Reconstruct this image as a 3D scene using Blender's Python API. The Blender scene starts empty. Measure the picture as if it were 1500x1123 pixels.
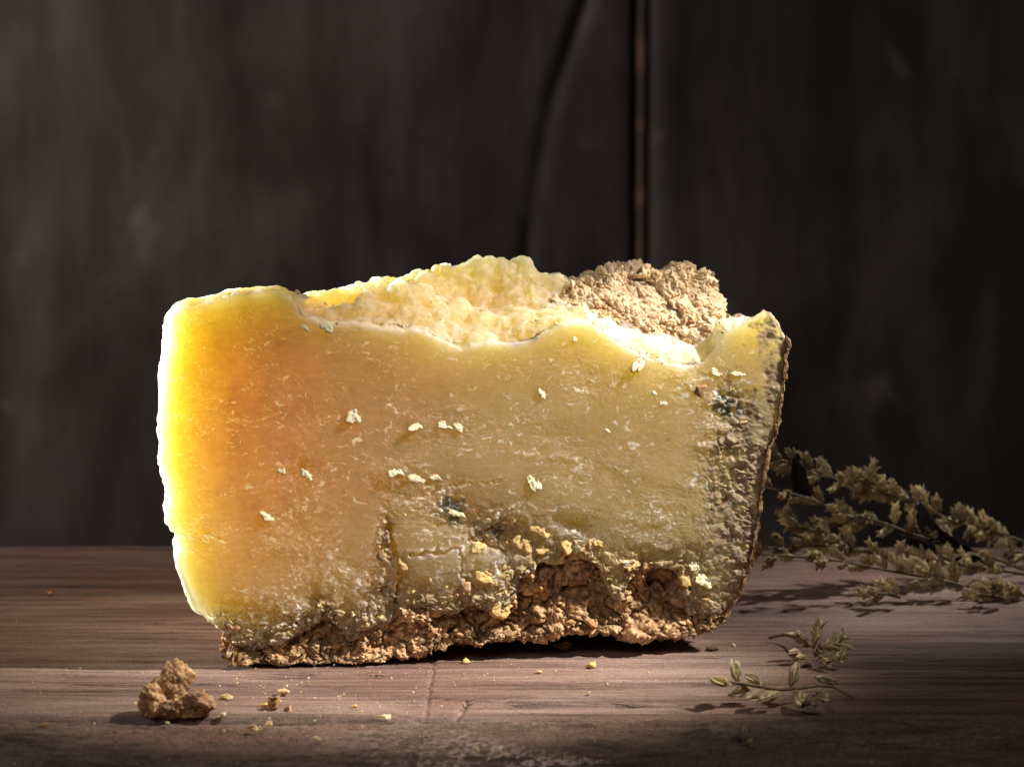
import bpy, math, random
import numpy as np

# ------------------------------------------------------------------ camera, world, lamps, exposure
SC = bpy.context.scene
COL = SC.collection
W, H, LENS = 1500.0, 1123.0, 85.0
FPX = LENS / 36.0 * W
CAM_H = 0.165
HORIZON = 220.0
PITCH = math.atan((H / 2 - HORIZON) / FPX)
CAM = np.array((0.0, -0.765, CAM_H))

cd = bpy.data.cameras.new('camera')
cam = bpy.data.objects.new('camera', cd)
COL.objects.link(cam)
cam.location = CAM
cam.rotation_euler = (math.pi / 2 - PITCH, 0, 0)
cd.lens = LENS
cd.sensor_width = 36.0
cd.clip_start = 0.01
cd.clip_end = 50.0
cd.dof.use_dof = True
cd.dof.focus_distance = 0.785
cd.dof.aperture_fstop = 19.0
SC.camera = cam
SC.render.resolution_x, SC.render.resolution_y = 1024, 766

world = bpy.data.worlds.new('World')
SC.world = world
world.use_nodes = True
world.node_tree.nodes['Background'].inputs[0].default_value = (1.0, 0.93, 0.88, 1)
world.node_tree.nodes['Background'].inputs[1].default_value = 0.004


def aim(o, target):
    from mathutils import Vector
    d = Vector(target) - o.location
    o.rotation_euler = d.to_track_quat('-Z', 'Y').to_euler()


def spot(name, loc, target, watts, deg, blend, size, color):
    l = bpy.data.lights.new(name, 'SPOT')
    l.energy = watts
    l.spot_size = math.radians(deg)
    l.spot_blend = blend
    l.shadow_soft_size = size
    l.color = color
    o = bpy.data.objects.new(name, l)
    COL.objects.link(o)
    o.location = loc
    aim(o, target)
    return o


def area(name, loc, target, watts, sx, sy, color):
    l = bpy.data.lights.new(name, 'AREA')
    l.shape = 'RECTANGLE'
    l.size, l.size_y = sx, sy
    l.energy = watts
    l.color = color
    o = bpy.data.objects.new(name, l)
    COL.objects.link(o)
    o.location = loc
    aim(o, target)
    return o


spot('key_lamp_left', (-0.67, 0.53, 0.16), (-0.092, 0.03, 0.088), 228, 13.5, 1.0, 0.035, (1.0, 0.97, 0.93))
spot('key_lamp_right', (0.50, -0.065, 0.60), (-0.004, 0.0, 0.036), 60, 17.6, 1.0, 0.02, (1.0, 0.95, 0.87))
spot('rim_lamp_back', (0.42, 0.50, 0.55), (0.16, 0.16, 0.04), 15, 17, 1.0, 0.03, (1.0, 0.95, 0.87))
area('backdrop_fill', (-0.85, 0.62, 0.5), (-0.38, 1.15, 0.12), 6.2, 0.25, 0.25, (1.0, 0.91, 0.84))  # added lamp, in place of left key spill on the wall
area('soft_box', (-0.35, -1.0, 0.95), (0.0, 0.0, 0.04), 2.5, 0.5, 0.5, (1.0, 0.97, 0.93))

SC.view_settings.view_transform = 'Standard'
SC.view_settings.look = 'None'
SC.view_settings.exposure = 0.0
SC.view_settings.gamma = 1.0
SC.view_settings.use_curve_mapping = False
SC.render.engine = 'CYCLES'
SC.cycles.use_denoising = True
SC.cycles.max_bounces = 8
SC.cycles.sample_clamp_indirect = 4.0
SC.cycles.use_adaptive_sampling = True
SC.cycles.adaptive_threshold = 0.012

# ------------------------------------------------------------------ pixel -> place helpers
CP, SP = math.cos(PITCH), math.sin(PITCH)


def ray(px, py):
    a = (np.asarray(px, float) - W / 2) / FPX
    b = (np.asarray(py, float) - H / 2) / FPX
    return np.stack([a, CP - SP * b, -SP - CP * b], -1)


def ground(px, py, z=0.0):
    d = ray(px, py)
    t = (z - CAM_H) / d[..., 2]
    return CAM + d * np.asarray(t)[..., None]


def at_y(px, py, y):
    d = ray(px, py)
    t = (y - CAM[1]) / d[..., 1]
    return CAM + d * np.asarray(t)[..., None]


ANG = math.radians(9.0)
EX = np.array((math.cos(ANG), math.sin(ANG), 0.0))
EY = np.array((-math.sin(ANG), math.cos(ANG), 0.0))
P0 = ground(335, 979)


def face_pt(px, py, depth=0.0):
    """pixel -> (x, depth, z) in the cheese's own frame on the plane 'depth' metres behind the cut face"""
    d = ray(px, py)
    t = (depth - (CAM - P0) @ EY) / (d @ EY)
    p = CAM + d * np.asarray(t)[..., None] - P0
    return np.stack([p @ EX, p @ EY, p[..., 2]], -1)


def face_world(px, py, depth=0.0):
    q = face_pt(px, py, depth)
    return P0 + q[..., 0:1] * EX + q[..., 1:2] * EY + q[..., 2:3] * np.array((0, 0, 1.0))


# ------------------------------------------------------------------ vectorised noise
_r = np.random.RandomState(7)
PERM = np.concatenate([_r.permutation(256)] * 3).astype(np.int32)
G2 = _r.randn(256, 2); G2 /= np.linalg.norm(G2, axis=1)[:, None]
G3 = _r.randn(256, 3); G3 /= np.linalg.norm(G3, axis=1)[:, None]
R4 = _r.rand(256, 4)


def fade(t):
    return t * t * t * (t * (t * 6 - 15) + 10)


def perlin2(x, y):
    xi = np.floor(x).astype(np.int32); yi = np.floor(y).astype(np.int32)
    xf, yf = x - xi, y - yi
    u, v = fade(xf), fade(yf)
    xi &= 255; yi &= 255

    def g(dx, dy):
        h = PERM[PERM[(xi + dx) & 255] + ((yi + dy) & 255)]
        return G2[h, 0] * (xf - dx) + G2[h, 1] * (yf - dy)
    a = g(0, 0) * (1 - u) + g(1, 0) * u
    b = g(0, 1) * (1 - u) + g(1, 1) * u
    return (a * (1 - v) + b * v) * 1.5


def fbm2(x, y, o=4, gain=0.5):
    s, a, f = 0.0, 1.0, 1.0
    for i in range(o):
        s = s + a * perlin2(x * f + 17.3 * i, y * f - 9.1 * i)
        a *= gain; f *= 2.03
    return s


def perlin3(p):
    xi = np.floor(p).astype(np.int32)
    f = p - xi
    w = fade(f)
    xi &= 255
    out = 0.0
    for dx in (0, 1):
        hx = PERM[(xi[:, 0] + dx) & 255]
        wx = w[:, 0] if dx else 1 - w[:, 0]
        for dy in (0, 1):
            hy = PERM[hx + ((xi[:, 1] + dy) & 255)]
            wy = w[:, 1] if dy else 1 - w[:, 1]
            for dz in (0, 1):
                h = PERM[hy + ((xi[:, 2] + dz) & 255)]
                wz = w[:, 2] if dz else 1 - w[:, 2]
                g = G3[h]
                out = out + wx * wy * wz * (g[:, 0] * (f[:, 0] - dx) + g[:, 1] * (f[:, 1] - dy) + g[:, 2] * (f[:, 2] - dz))
    return out * 1.5


def fbm3(p, o=4, gain=0.5):
    s, a, f = 0.0, 1.0, 1.0
    for i in range(o):
        s = s + a * perlin3(p * f + 13.7 * i)
        a *= gain; f *= 2.03
    return s


def worley2(x, y):
    xi = np.floor(x).astype(np.int32); yi = np.floor(y).astype(np.int32)
    f1 = np.full(x.shape, 9.0); f2 = np.full(x.shape, 9.0); idv = np.zeros(x.shape)
    for dx in (-1, 0, 1):
        for dy in (-1, 0, 1):
            cx, cy = xi + dx, yi + dy
            r = R4[PERM[PERM[cx & 255] + (cy & 255)]]
            d = np.hypot(cx + r[..., 0] - x, cy + r[..., 1] - y)
            near = d < f1
            f2 = np.where(near, f1, np.minimum(f2, d))
            idv = np.where(near, r[..., 2], idv)
            f1 = np.where(near, d, f1)
    return f1, f2, idv


def worley3(p):
    pi = np.floor(p).astype(np.int32)
    f1 = np.full(len(p), 9.0); f2 = np.full(len(p), 9.0); idv = np.zeros(len(p))
    for dx in (-1, 0, 1):
        for dy in (-1, 0, 1):
            for dz in (-1, 0, 1):
                c = pi + (dx, dy, dz)
                r = R4[PERM[PERM[PERM[c[:, 0] & 255] + (c[:, 1] & 255)] + (c[:, 2] & 255)]]
                d = np.sqrt(((c + r[:, :3] - p) ** 2).sum(1))
                near = d < f1
                f2 = np.where(near, f1, np.minimum(f2, d))
                idv = np.where(near, r[:, 3], idv)
                f1 = np.where(near, d, f1)
    return f1, f2, idv


def sstep(a, b, x):
    t = np.clip((x - a) / (b - a), 0, 1)
    return t * t * (3 - 2 * t)


def blobs(u, v, lst):
    """sum of soft round patches: (u, v, radius_u, radius_v, strength)"""
    s = np.zeros(u.shape)
    for (a, b, ra, rb, k) in lst:
        s = np.maximum(s, k * np.exp(-(((u - a) / ra) ** 2 + ((v - b) / rb) ** 2)))
    return s


def polydist(u, v, pts):
    best = np.full(u.shape, 1e9)
    for (a, b), (c, d) in zip(pts[:-1], pts[1:]):
        t = np.clip(((u - a) * (c - a) + (v - b) * (d - b)) / max((c - a) ** 2 + (d - b) ** 2, 1e-9), 0, 1)
        best = np.minimum(best, np.hypot(u - a - t * (c - a), v - b - t * (d - b)))
    return best


# ------------------------------------------------------------------ object helpers
def link(o, parent=None):
    COL.objects.link(o)
    if parent is not None:
        o.parent = parent
    return o


def empty(name, loc, rz=0.0):
    o = bpy.data.objects.new(name, None)
    o.empty_display_size = 0.02
    o.location = loc
    o.rotation_euler = (0, 0, rz)
    return link(o)


def tag(o, label=None, cat=None, group=None, kind=None):
    if label: o['label'] = label
    if cat: o['category'] = cat
    if group: o['group'] = group
    if kind: o['kind'] = kind
    return o


def mesh_np(name, co, faces, mat=None, smooth=True, attrs=None):
    """faces: (n,3) or (n,4) array"""
    me = bpy.data.meshes.new(name)
    faces = np.asarray(faces, np.int32)
    n, k = faces.shape
    me.vertices.add(len(co))
    me.vertices.foreach_set('co', np.asarray(co, np.float32).ravel())
    me.loops.add(n * k)
    me.loops.foreach_set('vertex_index', faces.ravel())
    me.polygons.add(n)
    me.polygons.foreach_set('loop_start', np.arange(0, n * k, k, dtype=np.int32))
    me.polygons.foreach_set('use_smooth', np.full(n, smooth))
    me.update(calc_edges=True)
    for an, arr in (attrs or {}).items():
        a = me.attributes.new(an, 'FLOAT_COLOR', 'POINT')
        rgba = np.ones((len(co), 4), np.float32)
        rgba[:, :arr.shape[1]] = arr
        a.data.foreach_set('color', rgba.ravel())
    if mat: me.materials.append(mat)
    return me


def vnormals(co, quads):
    a = co[quads[:, 2]] - co[quads[:, 0]]
    b = co[quads[:, 3]] - co[quads[:, 1]]
    fn = np.cross(a, b)
    n = np.zeros_like(co)
    for k in range(4):
        for c in range(3):
            n[:, c] += np.bincount(quads[:, k], weights=fn[:, c], minlength=len(co))
    return n / np.maximum(np.linalg.norm(n, axis=1), 1e-12)[:, None]


def resample(pts, n):
    p = np.asarray(pts, float)
    s = np.concatenate([[0], np.cumsum(np.hypot(*np.diff(p, axis=0).T))])
    t = np.linspace(0, s[-1], n)
    return np.stack([np.interp(t, s, p[:, 0]), np.interp(t, s, p[:, 1])], -1)


def coons(top, bot, left, right, nx, nz):
    """top/bot run left to right, left/right run top to bottom; returns (nz+1, nx+1, 2)"""
    T, B = resample(top, nx + 1), resample(bot, nx + 1)
    L, R = resample(left, nz + 1), resample(right, nz + 1)
    s = np.linspace(0, 1, nx + 1)[None, :, None]
    t = np.linspace(0, 1, nz + 1)[:, None, None]
    return ((1 - t) * T[None] + t * B[None] + (1 - s) * L[:, None] + s * R[:, None]
            - ((1 - s) * (1 - t) * T[0] + s * (1 - t) * T[-1] + (1 - s) * t * B[0] + s * t * B[-1]))


def block(top, bot, left, right, nx, nz, nk, depth0, thick, ztop=None, ncap=14, round_mm=(3, 3, 3, 3), jitter=1.2, smooth=9):
    """closed block: a fine front sheet, side walls running back and a closed back.
    Returns local coords, quads, tris and per-vertex info."""
    P = coons(top, bot, left, right, nx, nz)
    u, v = P[..., 0].copy(), P[..., 1].copy()
    qs = face_pt(u, v, depth0).reshape(-1, 3)
    # uneven, chipped outline
    s = np.linspace(0, 1, nx + 1)[None, :]; t = np.linspace(0, 1, nz + 1)[:, None]
    edge = np.maximum(np.exp(-np.minimum(s, 1 - s) * nx / 6.0), np.exp(-np.minimum(t, 1 - t) * nz / 6.0))
    u += edge * jitter * fbm2(u / 9, v / 9, 3) * 1.6
    v += edge * jitter * fbm2(u / 9 + 40, v / 9, 3) * 1.6
    q = face_pt(u, v, depth0)
    # rounded rim
    wmm = np.ptp(q[..., 0]) * 1000; hmm = np.ptp(q[..., 2]) * 1000
    yb = np.zeros(u.shape)
    for r, d in zip(round_mm, (s * wmm + 0 * t, (1 - s) * wmm + 0 * t, t * hmm + 0 * s, (1 - t) * hmm + 0 * s)):
        if r > 0:
            k = np.clip(1 - d / r, 0, 1)
            yb += 0.001 * r * (1 - np.sqrt(1 - k ** 2 * 0.98))
    q[..., 1] += yb
    nvf = (nx + 1) * (nz + 1)
    idx = np.arange(nvf).reshape(nz + 1, nx + 1)
    front = np.stack([idx[:-1, :-1], idx[1:, :-1], idx[1:, 1:], idx[:-1, 1:]], -1).reshape(-1, 4)
    # ring, counter-clockwise seen from the front: top right->left, left down, bottom ->right, right up
    ring = np.concatenate([idx[0, ::-1][:-1], idx[:, 0][:-1], idx[-1, :][:-1], idx[::-1, -1][:-1]])
    side = np.concatenate([np.zeros(nx), np.ones(nz), np.full(nx, 2), np.full(nz, 3)]).astype(int)
    frac = np.concatenate([np.zeros(nx), 1 - np.linspace(0, 1, nz + 1)[:-1], np.zeros(nx), np.linspace(0, 1, nz + 1)[:-1]])
    co = [q.reshape(-1, 3)]
    uv = [np.stack([u, v], -1).reshape(-1, 2)]
    rb = co[0][ring]; ruv = uv[0][ring]
    n = len(ring)
    layer = [np.zeros(nvf)]
    T = thick(ruv[:, 0])
    rsm = qs[ring]
    ker = np.ones(smooth) / smooth
    rsm = np.stack([np.convolve(np.concatenate([rsm[-smooth:, c], rsm[:, c], rsm[:smooth, c]]), ker, 'same')[smooth:-smooth] for c in range(3)], -1)
    ztl = None
    quads = [front]
    prev = ring
    tot = nvf
    sd = [np.full(nvf, -1)]
    for k in range(1, nk + 1):
        w = (k / nk) ** 1.15
        fz = math.exp(-k / 5.0)
        c = rb * fz + rsm * (1 - fz)
        cz = c[:, 2].copy()
        c[:, 1] = np.maximum(rb[:, 1] + 0.0002 * k, depth0 + w * T)
        if ztop is not None:
            dz = ztop(ruv[:, 0], (c[:, 1] - depth0), rb[:, 2])
            m = side == 0
            c[m, 2] = cz[m] + dz[m]
            m = (side == 1) | (side == 3)
            dl = dz[np.where(side == 1)[0][0]]; dr = dz[0]
            c[side == 1, 2] += dl * frac[side == 1] ** 2
            c[side == 3, 2] += dr * frac[side == 3] ** 2
        co.append(c); uv.append(ruv)
        layer.append(np.full(n, float(k))); sd.append(side)
        cur = np.arange(tot, tot + n); tot += n
        quads.append(np.stack([prev, np.roll(prev, -1), np.roll(cur, -1), cur], -1)[:, ::-1])
        prev = cur
    last = co[-1]
    cen = last.mean(0)
    for k in range(1, ncap + 1):
        f = (k / ncap)
        c = last * (1 - f * 0.995) + cen * f * 0.995
        c[:, 1] = last[:, 1] + (cen[1] - last[:, 1]) * f + 0.004 * math.sin(f * math.pi / 2)
        co.append(c); uv.append(ruv); layer.append(np.full(n, nk + float(k))); sd.append(side)
        cur = np.arange(tot, tot + n); tot += n
        quads.append(np.stack([prev, np.roll(prev, -1), np.roll(cur, -1), cur], -1)[:, ::-1])
        prev = cur
    co.append(np.array([cen + (0, 0.004, 0)])); uv.append(ruv[:1]); layer.append(np.array([nk + ncap + 1.0])); sd.append(np.array([2]))
    h = n // 2
    tip = np.full(h, tot)
    e = np.arange(0, n, 2)[:h]
    quads.append(np.stack([prev[e], tip, prev[(e + 2) % n], prev[(e + 1) % n]], -1))
    co = np.concatenate(co); uv = np.concatenate(uv)
    return dict(co=co, uv=uv, quads=np.concatenate(quads), layer=np.concatenate(layer), side=np.concatenate(sd),
                nvf=nvf, shape=(nz + 1, nx + 1), nk=nk)


def world_of(q):
    return P0 + q[..., 0:1] * EX + q[..., 1:2] * EY + q[..., 2:3] * np.array((0, 0, 1.0))


# ------------------------------------------------------------------ materials
class NT:
    def __init__(self, name):
        self.m = bpy.data.materials.new(name)
        self.m.use_nodes = True
        self.t = self.m.node_tree
        self.b = self.t.nodes['Principled BSDF']

    def n(self, typ, **kw):
        nd = self.t.nodes.new(typ)
        for k, v in kw.items():
            if k.startswith('i_'):
                nd.inputs[k[2:].replace('_', ' ')].default_value = v
            else:
                setattr(nd, k, v)
        return nd

    def l(self, a, b):
        self.t.links.new(a, b)

    def coords(self, scale=(1, 1, 1)):
        tc = self.n('ShaderNodeTexCoord'); mp = self.n('ShaderNodeMapping')
        mp.inputs['Scale'].default_value = scale
        self.l(tc.outputs['Object'], mp.inputs['Vector'])
        return mp.outputs['Vector']

    def noise(self, vec, scale, detail=6, rough=0.55, dist=0.0):
        nd = self.n('ShaderNodeTexNoise')
        nd.inputs['Scale'].default_value = scale
        nd.inputs['Detail'].default_value = detail
        nd.inputs['Roughness'].default_value = rough
        nd.inputs['Distortion'].default_value = dist
        if vec is not None: self.l(vec, nd.inputs['Vector'])
        return nd.outputs['Fac']

    def ramp(self, fac, stops):
        nd = self.n('ShaderNodeValToRGB')
        els = nd.color_ramp.elements
        while len(els) < len(stops): els.new(0.5)
        for e, (p, c) in zip(els, stops):
            e.position = p
            e.color = c if len(c) == 4 else (*c, 1)
        self.l(fac, nd.inputs[0])
        return nd.outputs['Color']

    def mix(self, fac, a, b, mode='MIX'):
        nd = self.n('ShaderNodeMix', data_type='RGBA', blend_type=mode)
        for s, val in ((0, fac), (6, a), (7, b)):
            if isinstance(val, (int, float)): nd.inputs[s].default_value = val
            elif isinstance(val, tuple): nd.inputs[s].default_value = val if len(val) == 4 else (*val, 1)
            else: self.l(val, nd.inputs[s])
        return nd.outputs[2]

    def math(self, op, a, b=0.0):
        nd = self.n('ShaderNodeMath', operation=op)
        for s, val in ((0, a), (1, b)):
            if isinstance(val, (int, float)): nd.inputs[s].default_value = val
            else: self.l(val, nd.inputs[s])
        return nd.outputs[0]

    def attr(self, name):
        nd = self.n('ShaderNodeAttribute', attribute_name=name)
        return nd

    def bump(self, h, strength, dist):
        nd = self.n('ShaderNodeBump')
        nd.inputs['Strength'].default_value = strength
        nd.inputs['Distance'].default_value = dist
        self.l(h, nd.inputs['Height'])
        self.l(nd.outputs[0], self.b.inputs['Normal'])


PASTE = (0.86, 0.60, 0.22)


def paste_material():
    k = NT('cheese_paste')
    b = k.b
    vec = k.coords()
    sep = k.n('ShaderNodeSeparateColor')
    at = k.attr('mask')
    k.l(at.outputs['Color'], sep.inputs[0])
    white, rind, mould = sep.outputs
    cl = k.noise(vec, 90, 5, 0.6)
    paste = k.ramp(cl, [(0.3, (0.52, 0.355, 0.125)), (0.7, (0.60, 0.425, 0.17))])
    fine = k.noise(vec, 1600, 3, 0.7)
    paste = k.mix(k.ramp(fine, [(0.62, (0, 0, 0)), (0.78, (0.5, 0.5, 0.5))]), paste, (0.93, 0.84, 0.62))
    mot = k.noise(k.coords((1, 1, 2.2)), 260, 5, 0.65)
    paste = k.mix(k.ramp(mot, [(0.38, (0, 0, 0)), (0.66, (0.4, 0.4, 0.4))]), paste, (0.68, 0.53, 0.28))
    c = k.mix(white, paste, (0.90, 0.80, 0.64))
    rn = k.noise(vec, 420, 5, 0.65)
    rc = k.ramp(rn, [(0.3, (0.18, 0.11, 0.068)), (0.5, (0.38, 0.265, 0.165)), (0.7, (0.58, 0.46, 0.32))])
    c = k.mix(rind, c, rc)
    mc = k.ramp(rn, [(0.3, (0.05, 0.05, 0.04)), (0.6, (0.36, 0.36, 0.30)), (0.75, (0.7, 0.68, 0.58))])
    c = k.mix(mould, c, mc)
    k.l(c, b.inputs['Base Color'])
    op = k.math('MAXIMUM', at.outputs['Alpha'], k.math('MAXIMUM', rind, mould))
    k.l(k.math('SUBTRACT', 1.0, k.math('MULTIPLY', op, 0.92)), b.inputs['Subsurface Weight'])
    b.inputs['Subsurface Radius'].default_value = (1.0, 0.95, 0.36)
    b.inputs['Subsurface Scale'].default_value = 0.068
    b.subsurface_method = 'RANDOM_WALK'
    k.l(k.math('ADD', 0.45, k.math('MULTIPLY', op, 0.3)), b.inputs['Roughness'])
    b.inputs['IOR'].default_value = 1.38
    k.l(k.math('SUBTRACT', 0.35, k.math('MULTIPLY', op, 0.25)), b.inputs['Specular IOR Level'])
    k.bump(k.math('ADD', fine, k.math('MULTIPLY', k.noise(vec, 500, 4, 0.6), 1.5)), 0.25, 0.00025)
    return k.m


def crumb_material(name, lo, mid, hi, scale, sss=0.25, radius=0.004):
    k = NT(name)
    vec = k.coords()
    n1 = k.noise(vec, scale, 6, 0.65)
    c = k.ramp(n1, [(0.32, lo), (0.5, mid), (0.68, hi)])
    a = k.attr('tint').outputs['Color']
    c = k.mix(1.0, c, a, 'MULTIPLY')
    k.l(c, k.b.inputs['Base Color'])
    k.b.inputs['Subsurface Weight'].default_value = sss
    k.b.inputs['Subsurface Radius'].default_value = (1.0, 0.5, 0.15)
    k.b.inputs['Subsurface Scale'].default_value = radius
    k.b.inputs['Roughness'].default_value = 0.7
    k.b.inputs['Specular IOR Level'].default_value = 0.25
    k.bump(k.noise(vec, scale * 3, 5, 0.7), 0.5, 0.0006)
    return k.m


M_PASTE = paste_material()
M_CRUST = crumb_material('dry_crust', (0.12, 0.065, 0.035), (0.36, 0.22, 0.115), (0.60, 0.42, 0.25), 380, 0.15)
M_TAN = crumb_material('tan_crust', (0.36, 0.22, 0.115), (0.66, 0.47, 0.28), (0.84, 0.68, 0.47), 300, 0.2)
M_RIND = crumb_material('brown_rind', (0.10, 0.05, 0.025), (0.30, 0.17, 0.085), (0.52, 0.35, 0.2), 500, 0.1)
M_PALE = crumb_material('pale_crumb', (0.66, 0.45, 0.20), (0.80, 0.60, 0.31), (0.88, 0.74, 0.46), 500, 0.5, 0.0012)
M_WHITE = crumb_material('white_flake', (0.80, 0.64, 0.36), (0.88, 0.74, 0.48), (0.92, 0.83, 0.64), 500, 0.4, 0.0010)


def wood_material(name, dark, mid, light, wear, along=(3, 60, 60), seed=0.0, rough=0.62, grit=0.0, red=(0.25, 0.125, 0.092)):
    """weathered board: broad bands, grain, fine fibres, worn pale patches, reddish patches and dark splits"""
    k = NT(name)
    tc = k.n('ShaderNodeTexCoord')

    def stretched(sc, off, detail, rough_, dist=0.0):
        mp = k.n('ShaderNodeMapping'); mp.inputs['Scale'].default_value = sc
        mp.inputs['Location'].default_value = (seed + off, seed * 1.7 + off, off)
        k.l(tc.outputs['Object'], mp.inputs['Vector'])
        return k.noise(mp.outputs[0], 1.0, detail, rough_, dist)
    ax = [2.5 if a > 20 else 1.6 for a in along]
    g1 = stretched(along, 0, 6, 0.6, 0.5)
    g2 = stretched(tuple(a * (5 if a > 40 else 3) for a in along), 3, 6, 0.68, 0.4)
    g3 = stretched(tuple(a * (20 if a > 40 else 12) for a in along), 7, 4, 0.7, 0.2)
    g = k.math('ADD', k.math('MULTIPLY', g1, 0.42), k.math('ADD', k.math('MULTIPLY', g2, 0.33), k.math('MULTIPLY', g3, 0.25)))
    c = k.ramp(g, [(0.40, dark), (0.5, mid), (0.60, light)])
    rd = stretched((9, 26, 26), 11, 4, 0.6)
    c = k.mix(k.ramp(rd, [(0.50, (0, 0, 0)), (0.68, (0.65, 0.65, 0.65))]), c, red)
    big = stretched((10, 22, 22), 17, 5, 0.65)
    c = k.mix(k.ramp(big, [(0.50, (0, 0, 0)), (0.72, (0.6, 0.6, 0.6))]), c, wear)
    sp = stretched((5, 120, 120), 23, 3, 0.6, 0.6)
    line = k.ramp(k.math('ABSOLUTE', k.math('SUBTRACT', sp, 0.5)), [(0.0, (1, 1, 1)), (0.012, (0, 0, 0))])
    seg = k.ramp(stretched((14, 30, 30), 29, 3, 0.5), [(0.5, (0, 0, 0)), (0.6, (0.8, 0.8, 0.8))])
    split = k.mix(1.0, line, seg, 'MULTIPLY')
    c = k.mix(split, c, (0.025, 0.014, 0.01))
    fine = k.noise(tc.outputs['Object'], 1300, 3, 0.7)
    c = k.mix(0.55, c, k.ramp(fine, [(0.3, (0.2, 0.2, 0.2)), (0.7, (0.85, 0.85, 0.85))]), 'OVERLAY')
    dustn = k.noise(tc.outputs['Object'], 900, 2, 0.5)
    c = k.mix(k.ramp(dustn, [(0.70, (0, 0, 0)), (0.78, (0.55, 0.55, 0.55))]), c, (0.5, 0.4, 0.33))
    k.l(c, k.b.inputs['Base Color'])
    k.b.inputs['Roughness'].default_value = rough
    k.b.inputs['Specular IOR Level'].default_value = 0.28
    h = k.math('ADD', k.math('MULTIPLY', g2, 0.8), k.math('ADD', k.math('MULTIPLY', g3, 0.6), k.math('MULTIPLY', fine, 0.35 + grit)))
    h = k.math('SUBTRACT', h, k.math('MULTIPLY', split, 0.8))
    k.bump(h, 0.85, 0.0011)
    return k.m


M_BOARD = wood_material('weathered_board', (0.085, 0.045, 0.034), (0.235, 0.143, 0.111), (0.40, 0.272, 0.220), (0.44, 0.325, 0.272))
M_BOARD2 = wood_material('rough_front_board', (0.095, 0.056, 0.041), (0.22, 0.142, 0.106), (0.36, 0.245, 0.185), (0.31, 0.22, 0.175), (30, 60, 60), 3.0, 0.75, 0.6)
def wall_material():
    k = NT('dark_backdrop_board')
    v1 = k.coords((1, 1, 0.5))
    a = k.noise(v1, 10, 5, 0.6, 0.4)
    v2 = k.coords((30, 30, 3.0))
    b = k.noise(v2, 1.0, 4, 0.5)
    f = k.math('ADD', k.math('MULTIPLY', a, 0.72), k.math('MULTIPLY', b, 0.28))
    c = k.ramp(f, [(0.38, (0.022, 0.016, 0.014)), (0.5, (0.042, 0.032, 0.029)), (0.62, (0.074, 0.060, 0.057))])
    sp = k.noise(k.coords((1, 1, 0.8)), 19, 2, 0.4)
    c = k.mix(k.ramp(sp, [(0.68, (0, 0, 0)), (0.78, (0.8, 0.8, 0.8))]), c, (0.13, 0.105, 0.098))
    k.l(c, k.b.inputs['Base Color'])
    k.b.inputs['Roughness'].default_value = 0.7
    k.b.inputs['Specular IOR Level'].default_value = 0.2
    k.bump(a, 0.2, 0.003)
    return k.m


M_WALL = wall_material()
M_WALLEDGE = wood_material('bare_board_edge', (0.028, 0.02, 0.013), (0.058, 0.042, 0.028), (0.09, 0.064, 0.043), (0.1, 0.07, 0.04), (26, 26, 2.2), 2.0, 0.7)

# ------------------------------------------------------------------ table
Y_SEAM = float(ground(750, 1048)[1])
Y_BACK = float(ground(750, 796)[1])


def dense_axis(lo, d0, d1, hi, n, m):
    return np.concatenate([np.linspace(lo, d0, m)[:-1], np.linspace(d0, d1, n), np.linspace(d1, hi, m)[1:]])


def board(name, xs, ys, zfun, mat, parent, thick=0.035):
    X, Y = np.meshgrid(xs, ys)
    Z = zfun(X, Y)
    ny, nx = X.shape
    # rounded long edges
    top = np.stack([X, Y, Z], -1)
    idx = np.arange(nx * ny).reshape(ny, nx)
    q = np.stack([idx[:-1, :-1], idx[:-1, 1:], idx[1:, 1:], idx[1:, :-1]], -1).reshape(-1, 4)
    co = top.reshape(-1, 3)
    ring = np.concatenate([idx[0, :-1], idx[:-1, -1], idx[-1, ::-1][:-1], idx[::-1, 0][:-1]])
    low = co[ring].copy(); low[:, 2] = -thick
    nb = len(co); n = len(ring)
    cur = np.arange(nb, nb + n)
    sideq = np.stack([ring, cur, np.roll(cur, -1), np.roll(ring, -1)], -1)
    co = np.concatenate([co, low])
    corners = [nb, nb + nx - 1, nb + nx - 1 + ny - 1, nb + 2 * (nx - 1) + ny - 1]
    quads = np.concatenate([q, sideq, np.array([corners[::-1]])])
    me = mesh_np(name, co, quads, mat)
    return link(bpy.data.objects.new(name, me), parent)


crack_w = [tuple(ground(a, b)[:2]) for a, b in ((637, 955), (634, 980), (629, 1000), (627, 1020), (622, 1046))]
crack_w2 = [tuple(ground(a, b)[:2]) for a, b in ((622, 1050), (617, 1075), (611, 1100), (608, 1135))]
split_w = [tuple(ground(a, b)[:2]) for a, b in ((625, 1019), (690, 1021), (740, 1022), (780, 1023), (860, 1025), (960, 1029), (1040, 1030))]
split_w2 = [tuple(ground(a, b)[:2]) for a, b in ((560, 1040), (620, 1046), (668, 1046), (686, 1022))]


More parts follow.
